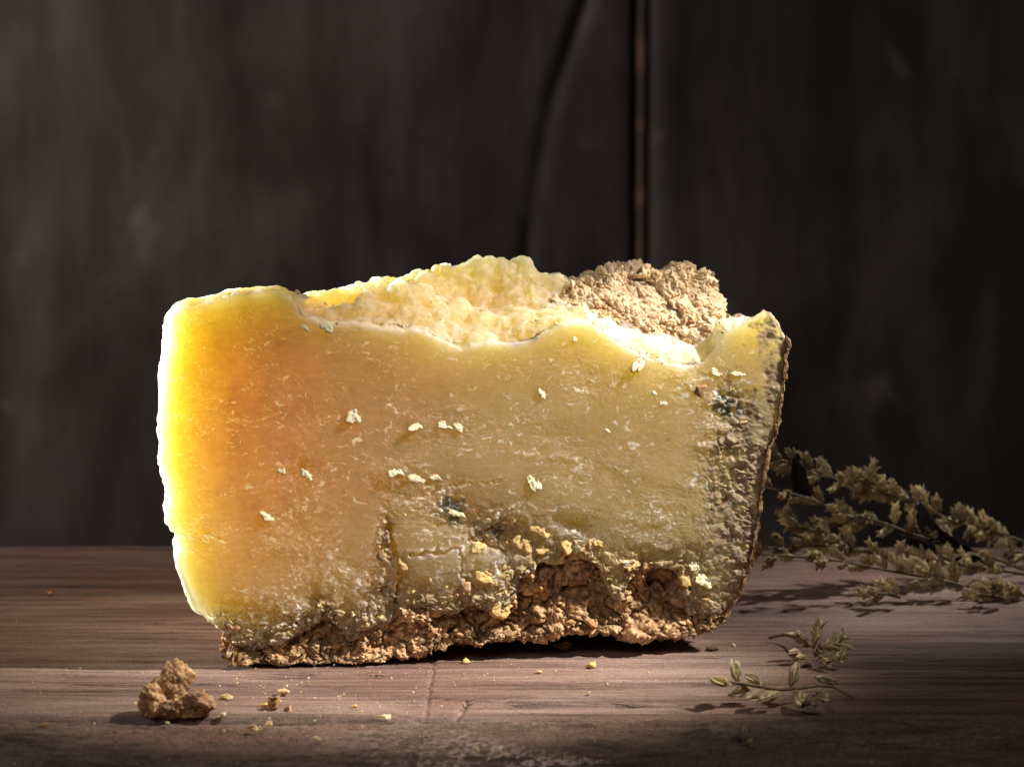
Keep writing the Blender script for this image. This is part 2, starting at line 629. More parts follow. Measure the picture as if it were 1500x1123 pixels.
def z_main(X, Y):
    g = fbm2(X * 7, Y * 130, 5, 0.6)
    z = 0.00028 * g + 0.0006 * fbm2(X * 5 + 3, Y * 14, 3) + 0.00010 * fbm2(X * 700, Y * 900, 2)
    r = fbm2(X * 10 + 7, Y * 220 + 3, 3)
    z -= 0.0006 * sstep(0.35, 0.7, r)
    d = polydist(X + 0.0004 * fbm2(X * 200, Y * 200, 3), Y, crack_w)
    z -= 0.0011 * np.exp(-(d / 0.00045) ** 2) * (0.7 + 0.5 * fbm2(X * 200, Y * 120, 2))
    for pl, k in ((split_w, 0.0016), (split_w2, 0.0008)):
        d = polydist(X, Y + 0.0006 * fbm2(X * 60, Y * 60, 3), pl)
        z -= k * np.exp(-(d / 0.0008) ** 2)
    # worn hollow strip in front of the seam
    z -= 0.0006 * sstep(Y_SEAM + 0.021, Y_SEAM + 0.016, Y + 0.002 * fbm2(X * 30, Y * 30, 3)) * sstep(-0.04, -0.03, X)
    for e in (Y_SEAM + 0.0008, Y_BACK):
        dd = np.abs(Y - e)
        z -= 0.0022 * np.exp(-(dd / 0.0012)) * (1 + 0.6 * fbm2(X * 90, Y * 10, 3))
    return z - 0.0006


def z_front(X, Y):
    f1, f2, _ = worley2(X * 700, Y * 700)
    z = 0.0004 * fbm2(X * 60, Y * 80, 4) - 0.00025 * f1 + 0.0012 * fbm2(X * 6, Y * 9, 3)
    z += 0.0004 * fbm2(X * 260, Y * 420, 4, 0.65)
    z -= 0.0005 * sstep(0.2, 0.6, fbm2(X * 12, Y * 160, 3))
    d = polydist(X + 0.0005 * fbm2(X * 150, Y * 150, 3), Y, crack_w2)
    z -= 0.0007 * np.exp(-(d / 0.0005) ** 2)
    dd = np.abs(Y - (Y_SEAM - 0.0006))
    z -= 0.0014 * np.exp(-(dd / 0.0009))
    return z - 0.0007


table = empty('table', (0, 0, 0))
tag(table, kind='structure')
xs = dense_axis(-0.75, -0.215, 0.225, 0.75, 760, 10)
board('plank', xs, np.concatenate([np.linspace(Y_SEAM + 0.0008, 0.02, 150)[:-1], np.linspace(0.02, Y_BACK, 170)]), z_main, M_BOARD, table)
board('plank', xs, np.concatenate([np.linspace(-0.34, -0.135, 12)[:-1], np.linspace(-0.135, Y_SEAM - 0.0006, 120)]), z_front, M_BOARD2, table)

# ------------------------------------------------------------------ backdrop of dark boards
Y_WALL = 1.15
wall = empty('backdrop_wall', (0, Y_WALL, 0))
tag(wall, kind='structure')


def wall_board(x_left, x_right, mat, dy=0.0, seed=0, crack=None, edge=False):
    zs = np.linspace(-0.75, 1.05, 260)
    t = np.linspace(0, 1, 150)
    xl = x_left(zs) if callable(x_left) else np.full(zs.shape, x_left)
    xr = x_right(zs) if callable(x_right) else np.full(zs.shape, x_right)
    X = xl[:, None] + (xr - xl)[:, None] * t[None]
    Z = np.repeat(zs[:, None], len(t), 1)
    dep = 0.0006 * fbm2(X * 14 + seed, Z * 2.5, 3)
    e = np.minimum(t, 1 - t)[None] * (xr - xl)[:, None]
    dep = dep - 0.004 * np.exp(-e / 0.002)
    if crack is not None:
        d = polydist(X, Z, crack)
        dep = dep - 0.007 * np.exp(-(d / 0.0062) ** 2) * (0.6 + 0.5 * fbm2(X * 5, Z * 12, 2))
    co = np.stack([X, -dep + dy, Z], -1).reshape(-1, 3)
    ny, nx = X.shape
    idx = np.arange(nx * ny).reshape(ny, nx)
    q = np.stack([idx[:-1, :-1], idx[:-1, 1:], idx[1:, 1:], idx[1:, :-1]], -1).reshape(-1, 4)
    ring = np.concatenate([idx[0, :-1], idx[:-1, -1], idx[-1, ::-1][:-1], idx[::-1, 0][:-1]])
    low = co[ring].copy(); low[:, 1] = 0.03 + dy
    nb, n = len(co), len(ring)
    cur = np.arange(nb, nb + n)
    sq = np.stack([ring, cur, np.roll(cur, -1), np.roll(ring, -1)], -1)
    cs = [nb, nb + nx - 1, nb + nx - 1 + ny - 1, nb + 2 * (nx - 1) + ny - 1]
    me = mesh_np('board', np.concatenate([co, low]), np.concatenate([q, sq, np.array([cs[::-1]])]), mat)
    return link(bpy.data.objects.new('board', me), wall)


def wx(px, py=300):
    return float(at_y(px, py, Y_WALL)[0])


def wz(py):
    return float(at_y(750, py, Y_WALL)[2])


crk = [(wx(a), wz(b)) for a, b in ((880, -160), (868, -40), (858, 0), (838, 60), (815, 130), (797, 200), (786, 270), (776, 340), (768, 420), (764, 600), (762, 900))]
wall_board(-1.6, wx(-70), M_WALL, 0.002, 5)
wall_board(wx(-70) + 0.003, wx(928), M_WALL, 0.0, 11, crk)
wall_board(wx(932), wx(949), M_WALLEDGE, 0.001, 31)
wall_board(wx(951), 1.7, M_WALL, 0.0, 23)
back = link(bpy.data.objects.new('backing_panel', mesh_np('backing_panel', np.array([(-1.6, .04, -.75), (1.7, .04, -.75), (1.7, .04, 1.05), (-1.6, .04, 1.05), (-1.6, .05, -.75), (1.7, .05, -.75), (1.7, .05, 1.05), (-1.6, .05, 1.05)]),
            [(0, 1, 2, 3), (5, 4, 7, 6), (4, 5, 1, 0), (3, 2, 6, 7), (4, 0, 3, 7), (1, 5, 6, 2)], M_WALL, False)), wall)

def crumbly(mm, cell, amp, seed=0.0):
    """broken, crumbly relief in mm: tilted angular pieces parted by cracks, finer pieces on top, fine grit"""
    w = np.stack([perlin3(mm / cell * 1.6 + 3 + seed), perlin3(mm / cell * 1.6 + 9 + seed), perlin3(mm / cell * 1.6 + 21 + seed)], -1)
    a1, a2, ai = worley3(mm / cell + 0.55 * w + seed)
    b1, b2, bi = worley3(mm / (cell * 0.42) + 0.5 * w + seed)
    d = amp * (1.3 * (ai - 0.5) - 0.9 * np.exp(-(a2 - a1) / 0.09) + 0.35 * (0.5 - a1))
    d += amp * 0.5 * (1.2 * (bi - 0.5) - 0.8 * np.exp(-(b2 - b1) / 0.12))
    d += amp * 0.55 * fbm3(mm / (cell * 0.5) + seed, 5, 0.62)
    return d, ai, bi


# ------------------------------------------------------------------ the cheese
TOP = [(247, 473), (255, 463), (273, 449), (308, 440), (340, 429), (370, 426), (412, 425), (428, 437), (447, 459), (474, 474), (514, 472), (562, 479),
       (600, 481), (646, 496), (676, 508), (720, 502), (770, 497), (800, 483), (836, 472), (868, 470), (885, 482), (899, 496), (915, 506), (940, 517),
       (963, 528), (1003, 537), (1030, 526), (1040, 512), (1053, 503), (1060, 487), (1076, 474), (1097, 465), (1128, 463), (1144, 474)]
RIGHT = [(1144, 474), (1154, 496), (1157, 508), (1152, 520), (1152, 542), (1147, 576), (1143, 612), (1137, 636), (1127, 661), (1119, 709), (1112, 760), (1106, 799),
         (1099, 837), (1083, 872), (1070, 896)]
LEFT = [(247, 473), (243, 491), (244, 508), (240, 520), (236, 563), (235, 627), (236, 654), (234, 682), (240, 705), (246, 730), (243, 755), (244, 768),
        (255, 783), (262, 803), (255, 819), (260, 838), (268, 858), (276, 877), (284, 893), (302, 908), (319, 919), (328, 932)]
LOWER = [(328, 932), (345, 946), (376, 953), (400, 948), (422, 938), (453, 926), (476, 903), (491, 915), (514, 940), (537, 921), (552, 924), (574, 914), (584, 899), (617, 890),
         (641, 899), (671, 899), (693, 887), (708, 896), (732, 899), (756, 882), (764, 850), (780, 842), (793, 826), (817, 830), (826, 808), (853, 817), (876, 828),
         (886, 854), (898, 877), (908, 888), (914, 875), (922, 855), (938, 836), (962, 833), (998, 836), (1003, 870), (1010, 906), (1030, 902), (1058, 905), (1070, 896)]

# rows behind the front edge of the broken top: px -> [(metres back, py seen there), ...]
TOPROWS = {
    247: [(0, 473), (.01, 462), (.04, 458)],
    300: [(0, 441), (.01, 437), (.04, 436)],
    370: [(0, 426), (.01, 423), (.05, 424)],
    425: [(0, 434), (.006, 426), (.012, 427), (.05, 432)],
    450: [(0, 460), (.006, 452), (.012, 440), (.022, 431), (.05, 438)],
    480: [(0, 474), (.006, 464), (.012, 452), (.020, 440), (.028, 425), (.05, 432)],
    515: [(0, 472), (.006, 462), (.012, 450), (.020, 442), (.028, 428), (.05, 432)],
    550: [(0, 477), (.005, 460), (.010, 440), (.016, 424), (.024, 418), (.055, 420)],
    600: [(0, 481), (.005, 460), (.010, 430), (.015, 412), (.022, 408), (.055, 412)],
    640: [(0, 493), (.006, 476), (.012, 450), (.018, 432), (.026, 420), (.034, 398), (.055, 402)],
    680: [(0, 508), (.006, 488), (.012, 470), (.018, 452), (.027, 440), (.034, 412), (.040, 385), (.056, 392)],
    720: [(0, 502), (.006, 486), (.014, 462), (.022, 448), (.030, 440), (.036, 410), (.043, 382), (.056, 390)],
    760: [(0, 498), (.006, 484), (.014, 462), (.022, 450), (.030, 442), (.038, 412), (.045, 381), (.058, 390)],
    800: [(0, 483), (.006, 472), (.014, 460), (.022, 450), (.030, 442), (.038, 410), (.045, 379), (.060, 390)],
    840: [(0, 472), (.006, 462), (.014, 455), (.022, 450), (.032, 442), (.044, 410), (.052, 398), (.064, 405)],
    880: [(0, 480), (.006, 466), (.014, 463), (.024, 462), (.034, 456), (.046, 430), (.060, 410), (.070, 415)],
    920: [(0, 508), (.006, 488), (.012, 475), (.020, 472), (.034, 468), (.050, 440), (.064, 420), (.074, 425)],
    960: [(0, 527), (.006, 502), (.012, 486), (.020, 478), (.034, 474), (.050, 450), (.066, 430), (.076, 435)],
    1000: [(0, 537), (.006, 516), (.012, 500), (.022, 488), (.036, 480), (.052, 462), (.068, 450), (.076, 450)],
    1035: [(0, 518), (.006, 512), (.014, 500), (.024, 484), (.036, 476), (.052, 470), (.076, 468)],
    1058: [(0, 490), (.006, 485), (.014, 480), (.03, 476), (.076, 474)],
    1085: [(0, 470), (.006, 467), (.02, 472), (.076, 474)],
    1125: [(0, 463), (.006, 462), (.02, 468), (.076, 472)],
    1144: [(0, 474), (.006, 474), (.02, 478), (.076, 480)],
}
_tk = sorted(TOPROWS)
DG = np.linspace(0, 0.085, 120)
_dz = []
for pxk in _tk:
    rows = TOPROWS[pxk]
    dd = np.array([r[0] for r in rows]); zz = np.array([float(face_pt(pxk, r[1], r[0])[2]) for r in rows])
    _dz.append(np.interp(DG, dd, zz) - zz[0])
_dz = np.array(_dz)


def ztop(pu, depth, z0):
    pu = np.asarray(pu, float)
    k = np.clip(np.searchsorted(_tk, pu) - 1, 0, len(_tk) - 2)
    tk = np.array(_tk, float)
    f = np.clip((pu - tk[k]) / (tk[k + 1] - tk[k]), 0, 1)
    f = f * f * (3 - 2 * f)
    di = np.clip(depth / DG[-1] * (len(DG) - 1), 0, len(DG) - 1.001)
    i = di.astype(int); g = di - i
    a = _dz[k, i] * (1 - g) + _dz[k, i + 1] * g
    b = _dz[k + 1, i] * (1 - g) + _dz[k + 1, i + 1] * g
    return a * (1 - f) + b * f


def thick(pu):
    return np.interp(pu, [235, 300, 430, 600, 700, 850, 950, 1160], [.015, .022, .038, .053, .056, .066, .074, .074])


FLAKY = [(640, 745, 60, 45, .9), (590, 705, 50, 40, .9), (725, 775, 50, 35, 1.0), (440, 695, 40, 40, .6), (430, 770, 70, 60, .5), (480, 830, 80, 50, .6),
         (1010, 560, 50, 40, .7), (1065, 600, 50, 50, .8), (960, 770, 90, 90, .55), (1060, 820, 60, 80, .55), (860, 690, 110, 60, .45), (800, 640, 70, 60, .35),
         (860, 560, 70, 45, .5), (640, 630, 90, 50, .4), (290, 790, 60, 60, .3), (300, 600, 60, 80, .25), (440, 600, 60, 60, .3), (400, 900, 70, 50, .9),
         (540, 860, 60, 60, .7), (640, 860, 80, 50, .6), (730, 850, 70, 60, .8), (830, 780, 60, 50, .9), (950, 880, 60, 50, .6)]
RINDY = [(1140, 560, 28, 60, 1), (1120, 690, 45, 70, 1), (1105, 780, 32, 80, 1), (1075, 650, 40, 30, .85), (1090, 850, 30, 50, 1), (1060, 905, 40, 22, 1),
         (1150, 500, 16, 40, 1), (1130, 485, 32, 40, .85), (1070, 770, 60, 130, .72), (1092, 620, 55, 80, .68), (725, 780, 42, 22, .62), (568, 810, 11, 55, .55), (692, 850, 16, 26, .5), (800, 845, 40, 14, .5), (520, 900, 30, 18, .5), (1100, 720, 60, 120, .7), (1050, 720, 35, 40, .5), (1130, 470, 25, 14, .6), (1000, 800, 40, 40, .3), (450, 925, 30, 25, .5), (640, 880, 40, 22, .4), (560, 880, 25, 50, .4)]
MOULDY = [(1062, 592, 22, 24, .9), (1085, 600, 30, 36, .5), (660, 742, 26, 20, .8), (1050, 700, 60, 50, .3), (665, 760, 14, 16, .8), (1080, 740, 40, 30, .4)]
CRACKS = [([(566, 755), (572, 780), (577, 800), (583, 822), (587, 845), (582, 870), (583, 898)], 2.2, 4.0), ([(600, 812), (625, 808), (650, 808), (664, 803), (674, 803)], 1.8, 3.0),
          ([(674, 803), (678, 820), (674, 840), (690, 852)], 2.0, 2.5), ([(400, 894), (415, 899), (428, 908), (440, 918)], 1.4, 2.0),
          ([(524, 862), (538, 885), (541, 905)], 1.6, 1.6), ([(690, 790), (720, 800), (745, 812)], 2.2, 2.5), ([(596, 735), (660, 712), (690, 706)], 1.2, .8),
          ([(705, 708), (735, 704)], 1.2, 1.2), ([(330, 905), (360, 920), (390, 930)], 1.3, 1.0), ([(250, 786), (300, 783), (330, 790)], 1.2, .8)]

cb = block(TOP, LOWER, LEFT, RIGHT, 620, 400, 165, 0.0, thick, ztop, round_mm=(3.2, 2.0, 1.6, 2.0))
co, uv, quads, layer, side, nvf = cb['co'], cb['uv'], cb['quads'], cb['layer'], cb['side'], cb['nvf']
u, v = uv[:nvf, 0], uv[:nvf, 1]
# --- cut face relief (millimetres out of the face)
D = np.clip(0.10 + blobs(u, v, FLAKY), 0, 1)
wu = u + 16 * fbm2(u / 45, v / 40, 3); wv = v + 12 * fbm2(u / 45 + 9, v / 40 + 5, 3)
n = fbm2(wu / 120, wv / 55, 5, 0.55)
q = n * 5.2
fr = q - np.floor(q)
brk = sstep(-0.15, 0.35, fbm2(u / 14 + 3, v / 11, 4, 0.6))
stepm = sstep(0.90, 1.0, fr)
h = 0.5 * fbm2(u / 190, v / 160, 2)
h += D * 0.17 * (np.floor(q) + stepm)
rim = np.exp(-((fr - 0.965) / (0.03 + 0.03 * D)) ** 2) * brk * sstep(0.12, 0.55, D)
wu2 = u + 9 * fbm2(u / 20, v / 20, 3); wv2 = v + 7 * fbm2(u / 20 + 5, v / 20, 3)
n2 = fbm2(wu2 / 42 + 31, wv2 / 26, 4, 0.55) * 4.0
fr2 = n2 - np.floor(n2)
rim2 = np.exp(-((fr2 - 0.95) / 0.07) ** 2) * brk * sstep(0.35, 0.8, D)
h += 0.15 * sstep(0.3, 0.8, D) * (np.floor(n2) + sstep(.88, 1, fr2))
h += 0.18 * (rim + rim2)
fe = fbm2(wu2 / 12 + 4, wv2 / 9, 5, 0.62)
speck = sstep(0.46, 0.62, fe + 0.36 * (D - 0.55) - 0.10 * sstep(480, 330, u)) * sstep(-0.05, 0.35, fbm2(u / 60 + 8, v / 45, 3) + 0.8 * (D - 0.25))
h += 0.10 * speck
f1, f2, idv = worley2(u / 5.5, v / 5.0)
dust = (idv > 0.72) * sstep(0.32, 0.1, f1) * sstep(0.05, 0.5, fbm2(u / 70 + 30, v / 50, 3) + 0.6 * blobs(u, v, [(860, 560, 70, 50, 1), (1010, 590, 60, 40, .7), (730, 620, 90, 60, .4)]))
h += 0.10 * dust
h += 0.03 * fbm2(u / 5, v / 5, 3) + 0.07 * D * fbm2(u / 9, v / 7, 3)
h *= 0.7
# rough crumbling lower part
dl = polydist(u, v, LOWER)
low = sstep(75, 8, dl) * sstep(760, 830, v)
ww = fbm2(u / 22, v / 22, 3); ww2 = fbm2(u / 22 + 3, v / 22, 3)
f1, f2, idv = worley2(u / 34 + 0.5 * ww, v / 26 + 0.5 * ww2)
g1, g2, gdv = worley2(u / 13 + 0.4 * ww, v / 11 + 0.4 * ww2)
near = sstep(26, 4, dl) * sstep(800, 860, v)
pl_edge = np.exp(-(f2 - f1) / 0.05) * brk
h += low * (2.0 * (idv - 0.55) - 1.0 * np.exp(-(f2 - f1) / 0.06) + 0.5 * fbm2(u / 18, v / 16, 4)) + near * (1.1 * (gdv - 0.5) - 0.7 * np.exp(-(g2 - g1) / 0.1)) - 0.8 * low
f1b, f2b, _ = worley2(u / 7 + 0.6 * fbm2(u / 8, v / 8, 2), v / 7 + 0.6 * fbm2(u / 8 + 4, v / 8, 2))
rough = blobs(u, v, [(725, 778, 45, 28, 1), (662, 748, 24, 20, .8), (1066, 592, 26, 24, .8), (565, 800, 14, 50, .8), (560, 860, 22, 40, .7), (390, 925, 60, 26, .8), (1070, 690, 40, 60, .5), (1100, 800, 40, 90, .5)])
h += rough * (0.9 * (0.45 - f1b) + 1.6 * fbm2(u / 12, v / 11, 5, 0.62)) - 0.9 * rough
# a few larger steps: plates, hollows, ridges
plate = sstep(6, 0, np.maximum(np.maximum(598 - u, u - 676), np.maximum(806 + 0.05 * (640 - u) - v, v - 885)))
h += 0.9 * plate * sstep(900, 810, v)
h -= 3.0 * blobs(u, v, [(838, 768, 16, 9, 1), (850, 772, 10, 8, .7)])
h -= 2.2 * blobs(u, v, [(735, 790, 50, 22, 1), (700, 775, 30, 18, .7)])
h += 0.4 * sstep(-0.3, 0.3, fbm2(u / 40, v / 40, 2)) * np.exp(-(polydist(u, v + 5 * fbm2(u / 30, v / 30, 3), [(700, 668), (770, 664), (830, 670), (900, 668), (960, 664), (1030, 650), (1135, 647)]) / 7) ** 2) * sstep(690, 860, u)
line_w = np.exp(-(polydist(u, v, [(733, 661), (770, 664), (830, 671), (870, 668)]) / 2.2) ** 2) + np.exp(-(polydist(u, v, [(1025, 651), (1080, 648), (1135, 647)]) / 3) ** 2)
crk_m = np.zeros(u.shape)
cu = u + 4 * fbm2(u / 12, v / 12, 3); cv = v + 4 * fbm2(u / 12 + 7, v / 12, 3)
for pts, wdt, dep in CRACKS:
    d = polydist(cu, cv, pts)
    e = np.exp(-(d / wdt) ** 2)
    h -= dep * e
    crk_m = np.maximum(crk_m, np.exp(-((d - wdt * 2.2) / 2.0) ** 2) * brk)
hair = np.exp(-(np.abs(fbm2(wu / 95 + 12, wv / 34, 4, 0.5)) / 0.018) ** 2) * sstep(-0.05, 0.3, fbm2(u / 30 + 2, v / 24, 3) + 0.9 * (D - 0.3))
hair = np.maximum(hair, np.exp(-(np.abs(fbm2(wu2 / 60 + 5, wv2 / 30 + 8, 3, 0.5)) / 0.02) ** 2) * sstep(0.45, 0.8, D) * brk)
h -= 0.18 * hair
# masks
white = np.clip(0.95 * hair + rim * 0.9 + rim2 * 0.8 + speck * 0.8 + dust * 0.5 + 0.55 * line_w * brk + 0.6 * crk_m + 0.5 * rough * sstep(0.45, 0.2, f1b) + low * 0.6 * pl_edge, 0, 1)
opac = np.clip(np.maximum(0.9 * white, np.maximum(0.85 * low * sstep(60, 25, dl), 0.8 * rough)), 0, 1)
opac = np.clip(np.maximum(opac, 0.03 + 0.06 * sstep(380, 560, u) + 0.14 * fbm2(u / 7, v / 5.5, 4, 0.6) + 0.4 * sstep(930, 1080, u) * sstep(560, 680, v)), 0, 1)
nz_ = fbm2(u / 22, v / 22, 4, 0.6)
rind = sstep(0.22, 0.85, blobs(u, v, RINDY) + 0.30 * nz_ + 0.12 * fbm2(u / 6, v / 6, 3))
rind = np.maximum(rind, sstep(22, 4, dl + 14 * nz_) * 0.75 * sstep(820, 880, v))
mould = sstep(0.35, 0.7, blobs(u, v, MOULDY) + 0.35 * fbm2(u / 12, v / 12, 4)) * 0.85
h += rind * (0.38 * fbm2(u / 20, v / 20, 5, 0.6) - 0.2)
front_h = np.zeros(len(co)); front_h[:nvf] = h
# carry the relief a little way round the rim
ringlen = (len(co) - 1 - nvf) // (cb['nk'] + 14)
nzv, nxv = cb['shape']
idx = np.arange(nvf).reshape(nzv, nxv)
ring = np.concatenate([idx[0, ::-1][:-1], idx[:, 0][:-1], idx[-1, :][:-1], idx[::-1, -1][:-1]])
for k in range(1, 12):
    s0 = nvf + (k - 1) * ringlen
    front_h[s0:s0 + ringlen] = h[ring] * math.exp(-k / 3.0)
# --- broken top, sides and back
nrm = vnormals(co, quads)
s_grid = np.minimum(np.arange(nxv), nxv - 1 - np.arange(nxv))[None, :] + np.zeros((nzv, 1))
t_grid = np.arange(nzv)[:, None] + np.zeros((1, nxv))
tw = np.ones(len(co))
tw[:nvf] = np.maximum(np.exp(-t_grid / 5.0), 0.5 * np.exp(-s_grid / 3.0)).ravel()
mm = co * 1000.0
f1, f2, idv3 = worley3(mm / 12.0 + 0.35 * np.stack([perlin3(mm / 9), perlin3(mm / 9 + 9), perlin3(mm / 9 + 21)], -1))
f1c, _, _ = worley3(mm / 2.6)
topm = np.where(side == 0, 1.0, 0.35)
topm = np.where((uv[:, 0] < 430) & (side == 0), 0.25, topm)
topm[:nvf] = np.where(uv[:nvf, 0] < 430, 0.25, 0.8)
lump3 = topm * (3.6 * (0.5 - f1) + 2.2 * fbm3(mm / 10.0 + 5, 3)) + (0.12 + 0.08 * topm) * (0.4 - f1c) + 0.6 * fbm3(mm / 5.0, 3)
ck_, _, _ = crumbly(mm, 8.0, 0.55, 31.0)
lump3 = lump3 + ck_ * np.where((side == 0) & (uv[:, 0] > 425), 1.0, 0.25)
disp = nrm * (tw * lump3 * 0.001)[:, None]
disp[:, 1] -= front_h * 0.001
co = co + disp
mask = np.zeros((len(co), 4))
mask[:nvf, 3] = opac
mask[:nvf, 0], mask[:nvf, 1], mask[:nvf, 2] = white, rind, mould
back = np.arange(len(co)) >= nvf
mask[back, 0] = np.clip(sstep(0.45, 0.15, f1c[back]) * 0.25 + 0.1 * (idv3[back] > 0.6), 0, 1)
ru = uv[back, 0]
crusty = np.where(side[back] == 3, 1.0, 0.0)
crusty = np.maximum(crusty, np.where(side[back] == 0, sstep(840, 900, ru + 30 * (idv3[back] - .5)) * sstep(.022, .030, co[back, 1]) * 0.8, 0))
crusty = np.maximum(crusty, np.where(side[back] == 0, sstep(1080, 1108, ru + 20 * (idv3[back] - .5)), 0))
mask[back, 1] = crusty
tm = (side[back] == 0)
ledge = sstep(0.026, 0.010, co[back, 1]) * sstep(420, 450, uv[back, 0]) * (0.55 + 0.35 * fbm3(mm[back] / 6.0, 3))  # blown-out light on the top's front ledge, painted in as white
mask[back, 0] = np.where(tm, np.clip(np.maximum(mask[back, 0], (0.2 + 0.65 * sstep(840, 900, uv[back, 0])) * ledge), 0, 1), mask[back, 0])
mask[back, 3] = np.where(tm, 0.15 + 0.5 * mask[back, 0], 0.1)
lt = side[back] == 1
left_glare = sstep(-0.1, 0.3, fbm3(mm[back] / 5.0, 3))
mask[back, 0] = np.where(lt, 0.25 + 0.45 * left_glare, mask[back, 0])  # overexposed light on the left wall, painted into the white mask
mask[back, 3] = np.where(lt, 0.2 + 0.25 * left_glare, mask[back, 3])
el = np.exp(-(polydist(u, v, LEFT) / 12.0) ** 2); et = np.exp(-polydist(u, v, TOP) / 6.0) * (rind < .3)  # left and top rims: white painted in for their overexposed lit edges
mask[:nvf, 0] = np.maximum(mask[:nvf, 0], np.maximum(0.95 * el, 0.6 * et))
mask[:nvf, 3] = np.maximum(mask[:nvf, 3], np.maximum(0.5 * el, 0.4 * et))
FRONT_CO = co[:nvf].copy()

cheese = empty('cheese_wedge', P0, ANG)
tag(cheese, 'large broken wedge of aged yellow cheese with crumbling brown crust', 'cheese')
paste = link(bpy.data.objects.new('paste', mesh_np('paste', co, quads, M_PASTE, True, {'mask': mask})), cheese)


def face_vertex(px, py):
    k = int(np.argmin((u - px) ** 2 + (v - py) ** 2))
    return FRONT_CO[k]


# --- bottom crust, set back under the paste
C_TOP = [(330, 915), (376, 930), (422, 915), (470, 890), (540, 895), (600, 880), (690, 870), (740, 860), (770, 820), (830, 785), (880, 800), (915, 840), (960, 812), (1005, 812), (1030, 870), (1064, 885)]
C_BOT = [(329, 975), (342, 981), (371, 976), (412, 980), (444, 977), (476, 988), (515, 981), (560, 973), (596, 969), (638, 960), (665, 952), (714, 954), (756, 948), (792, 943),
         (830, 933), (860, 931), (903, 935), (955, 943), (1019, 938), (1056, 926)]
C_LEFT = [(330, 915), (333, 940), (332, 955), (329, 975)]
C_RIGHT = [(1064, 885), (1071, 900), (1064, 915), (1056, 926)]
kb = block(C_TOP, C_BOT, C_LEFT, C_RIGHT, 560, 110, 60, 0.0, lambda a: thick(a) + 0.001, None, ncap=6, round_mm=(2, 2, 2, 3.5), jitter=2.0)
kco, kuv, kq = kb['co'], kb['uv'], kb['quads']
ku, kv = kuv[:, 0], kuv[:, 1]
knf = kb['nvf']
f1, f2, kid = worley2(ku / 22 + fbm2(ku / 18, kv / 18, 2), kv / 15 + fbm2(ku / 18 + 4, kv / 18, 2))
rec = 2.0 + 5.0 * blobs(ku, kv, [(860, 868, 48, 32, 1), (965, 868, 36, 36, 1.0), (800, 872, 40, 22, .6), (660, 905, 50, 14, .7), (497, 925, 22, 22, .6), (590, 915, 20, 20, .4), (740, 915, 40, 14, .4)])
rec -= 1.6 * sstep(30, 6, np.interp(ku, [p[0] for p in C_BOT], [p[1] for p in C_BOT]) - kv)
rec -= 2.0 * blobs(ku, kv, [(500, 972, 26, 14, 1), (345, 965, 26, 14, .8), (610, 912, 18, 16, 1), (720, 935, 30, 12, .6), (985, 925, 40, 16, .7), (1040, 912, 26, 14, 1)])
front_w = np.where(np.arange(len(kco)) < knf, 1.0, np.exp(-kb['layer'] / 4.0))
kn = vnormals(kco, kq)
mm = kco * 1000
dk, hid, gid = crumbly(mm, 12.0, 2.2)
dk2, gidb, _ = crumbly(mm, 4.0, 0.6, 5.0)
dk = dk + dk2 + 2.0 * fbm3(mm / 14, 2)
kco = kco + kn * (dk * 0.001)[:, None]
kco[:, 1] += 0.001 * rec * front_w
kco[:, 2] = np.maximum(kco[:, 2], 0.0003)
tint = np.ones((len(kco), 3)) * (0.5 + 0.5 * gid + 0.6 * hid)[:, None]
pale = (gidb > 0.72)[:, None] * np.array((0.25, 0.22, 0.15))
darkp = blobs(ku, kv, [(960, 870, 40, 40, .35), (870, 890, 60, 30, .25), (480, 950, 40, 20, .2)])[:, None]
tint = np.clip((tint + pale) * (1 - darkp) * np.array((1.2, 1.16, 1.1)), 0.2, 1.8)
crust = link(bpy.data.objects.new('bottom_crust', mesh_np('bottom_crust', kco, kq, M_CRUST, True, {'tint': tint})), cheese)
tag(crust, 'crumbly brown crust along the underside')

# --- the lump of crust standing at the back of the broken top
L_TOP = [(800, 440), (818, 428), (835, 416), (865, 409), (885, 402), (908, 394), (925, 390), (942, 388), (963, 394), (972, 402), (984, 397), (994, 392), (1003, 388), (1020, 391), (1033, 395), (1045, 404)]
L_RIGHT = [(1045, 404), (1052, 419), (1047, 440), (1045, 460), (1056, 470), (1060, 520)]
L_LEFT = [(800, 440), (804, 470), (810, 520)]
L_BOT = [(810, 520), (900, 540), (1060, 520)]
LD = 0.040
lb = block(L_TOP, L_BOT, L_LEFT, L_RIGHT, 260, 140, 40, LD, lambda a: np.full(np.shape(a), .030), None, ncap=8, round_mm=(4, 5, 6, 2), jitter=2.5)
lco, lq, luv = lb['co'], lb['quads'], lb['uv']
ln = vnormals(lco, lq)
mm = lco * 1000
dk, gid, gidb = crumbly(mm, 15.0, 2.6, 2.0)
dk2, _, _ = crumbly(mm, 4.5, 0.7, 7.0)
dk3, _, _ = crumbly(mm, 2.2, 0.35, 11.0)
dk = 1.0 * (dk + dk2) + 1.2 * dk3 + 3.0 * fbm3(mm / 16 + 4, 2)
lco = lco + ln * (dk * 0.001)[:, None]
lower_fwd = sstep(395, 490, luv[:, 1]) * 0.026
lco[:, 1] -= np.where(np.arange(len(lco)) < lb['nvf'], lower_fwd, lower_fwd * np.exp(-lb['layer'] / 8))
tint = np.ones((len(lco), 3)) * (0.85 + 0.35 * gid)[:, None]
tint = np.clip(tint + ((gidb > .7)[:, None] * .12), .4, 1.3)
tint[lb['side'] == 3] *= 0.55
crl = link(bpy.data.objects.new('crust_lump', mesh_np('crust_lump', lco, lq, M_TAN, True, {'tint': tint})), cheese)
tag(crl, 'lumpy tan crust standing at the back of the broken top')

